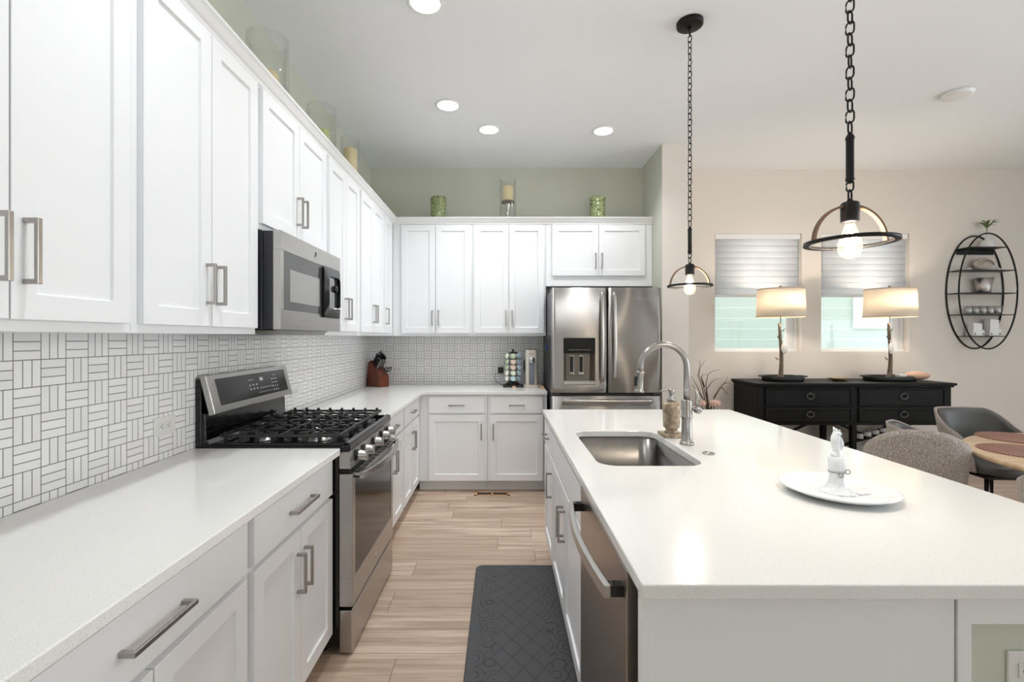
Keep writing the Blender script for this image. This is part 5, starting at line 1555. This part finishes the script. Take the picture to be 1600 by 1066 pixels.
# round dining table
TX, TY, TR, TZ = 3.478, 2.335, 0.86, 0.752
t = thing('dining_table', 'large round pale oak dining table on black metal legs', 'table', (TX, TY, 0))
m = MB(0.006).lathe([(0.0, TZ - 0.032), (TR - 0.012, TZ - 0.032), (TR, TZ - 0.020), (TR, TZ - 0.006), (TR - 0.006, TZ), (0.0, TZ)], (TX, TY, 0), 96)
m.build('tabletop', 'table_wood', t, bev=0)
MB().lathe([(0.0, TZ - 0.05), (0.30, TZ - 0.05), (0.30, TZ - 0.032), (0.0, TZ - 0.032)], (TX, TY, 0), 40).build('mount_plate', 'dark_metal', t)
for k in range(4):
    a = PI / 4 + k * PI / 2 + 0.35
    u = Vector((math.cos(a), math.sin(a), 0)); c = Vector((TX, TY, 0))
    m = MB(0.002)
    m.bar(c + u * 0.56 + Vector((0, 0, 0.01)), c + u * 0.16 + Vector((0, 0, TZ - 0.05)), 0.055, 0.03)
    m.build('leg', 'dark_metal', t)
for x, y, lab in ((2.955, 2.660, 'round woven copper placemat closest to the tweed chair'), (3.300, 3.010, 'round woven copper placemat in front of the leather faced chair')):
    o = MB().lathe([(0.0, 0.0), (0.196, 0.0), (0.2, 0.003), (0.196, 0.006), (0.0, 0.006)], (0, 0, 0), 60).build('placemat', 'woven'); o.location = (x, y, TZ)
    tag(o, lab, 'placemat', 'woven placemats on the dining table')
t = MB().lathe([(0.0, TZ), (0.032, TZ), (0.034, TZ + 0.10), (0.031, TZ + 0.10), (0.029, TZ + 0.006), (0.0, TZ + 0.005)], (3.545, 2.98 + 0.22, 0), 24).build('drinking_glass', 'glass')
t.location = (0.02, -0.18, 0)
tag(t, 'clear glass tumbler standing on the round dining table', 'glass')

# tub chairs : tweed outside, grey leather inside
def chair(label, loc, facing, top=0.86, sc=1.0, ex=0.92, drop=0.27, start=0.08):
    t = thing('dining_chair', label, 'chair', (*loc, 0), facing, 'tub chairs around the dining table')
    t.scale = (sc, sc, 1)
    NA, NV = 41, 12
    def pt(s, v, inset):
        th = s * math.radians(118)
        zt = top - drop * max(0.0, (abs(s) - start) / (1 - start)) ** 1.5
        rnd = max(0.0, (abs(s) - 0.86) / 0.14)
        zt -= 0.14 * rnd ** 2.2
        zb = 0.43
        z = zb + (zt - zb) * v
        f = (z - 0.43) / 0.43
        a = 0.215 + 0.045 * f - inset; b = 0.225 + 0.042 * f - inset
        cx_, sy_ = math.cos(th), math.sin(th)
        x = -a * math.copysign(abs(cx_) ** ex, cx_); y = b * math.copysign(abs(sy_) ** ex, sy_)
        return Vector((x - 0.03 * f, y, z - (0.006 if inset > 0.01 else 0)))
    def sheet(i0, i1):
        m = MB(); bm = m.bm
        g = [[[bm.verts.new(pt(-1 + 2 * i / (NA - 1), j / (NV - 1), ins)) for j in range(NV)] for i in range(NA)] for ins in (i0, i1)]
        for q in range(2):
            for i in range(NA - 1):
                for j in range(NV - 1):
                    bm.faces.new((g[q][i][j], g[q][i + 1][j], g[q][i + 1][j + 1], g[q][i][j + 1])).smooth = True
        for i in range(NA - 1):
            for j in (0, NV - 1): bm.faces.new((g[0][i][j], g[0][i + 1][j], g[1][i + 1][j], g[1][i][j])).smooth = True
        for j in range(NV - 1):
            for i in (0, NA - 1): bm.faces.new((g[0][i][j], g[0][i][j + 1], g[1][i][j + 1], g[1][i][j])).smooth = True
        return m
    sheet(0.0, 0.018).build('outer_shell', 'tweed', t, world=False)
    sheet(0.0185, 0.040).build('inner_shell', 'leather', t, world=False)
    ed = [pt(-1, j / 11, 0.012) for j in range(0, 12)] + [pt(-1 + 2 * i / 60, 1, 0.012) for i in range(1, 60)] + [pt(1, 1 - j / 11, 0.012) for j in range(0, 12)]
    MB().tube([p + Vector((0, 0, 0.003)) for p in ed], 0.0065, 8).build('piping', 'piping', t, world=False)
    c = MB(); rings = []
    for r, z in ((0.001, 0.415), (0.80, 0.415), (0.97, 0.425), (1.0, 0.445), (0.98, 0.475), (0.90, 0.492), (0.55, 0.500), (0.001, 0.502)):
        ring = []
        for k in range(40):
            q = 2 * PI * k / 40; cc, ss = math.cos(q), math.sin(q)
            ring.append((0.015 + r * 0.222 * math.copysign(abs(cc) ** 0.75, cc), r * 0.196 * math.copysign(abs(ss) ** 0.75, ss), z))
        rings.append(ring)
    c.loft(rings).build('seat', 'leather', t, world=False)
    MB(0.003).box(-0.17, 0.18, -0.17, 0.17, 0.395, 0.416).build('seat_frame', 'dark_metal', t, world=False)
    for sx in (-1, 1):
        for sy in (-1, 1):
            MB().tube([(sx * 0.15, sy * 0.15, 0.40), (sx * 0.23, sy * 0.23, 0.0)], [0.014, 0.009], 10).build('leg', 'dark_metal', t, world=False)
    return t
chair('grey tweed backed chair between the island and the placemat', (2.55, 2.92), math.radians(58), 0.866, 1.0, 0.92, 0.30)
chair('grey tweed chair seen edge on in front of the sideboard', (2.98, 3.30), math.radians(-39), 0.782, 0.82, 0.8, 0.13, 0.3)
chair('tub chair showing its grey leather inside, in front of the sideboard', (3.60, 3.48), math.radians(-94), 0.845, 1.0, 0.74, 0.26, 0.30)
chair('grey tweed backed chair nearest the open end of the island', (2.45, 1.88), math.radians(20), 0.864)
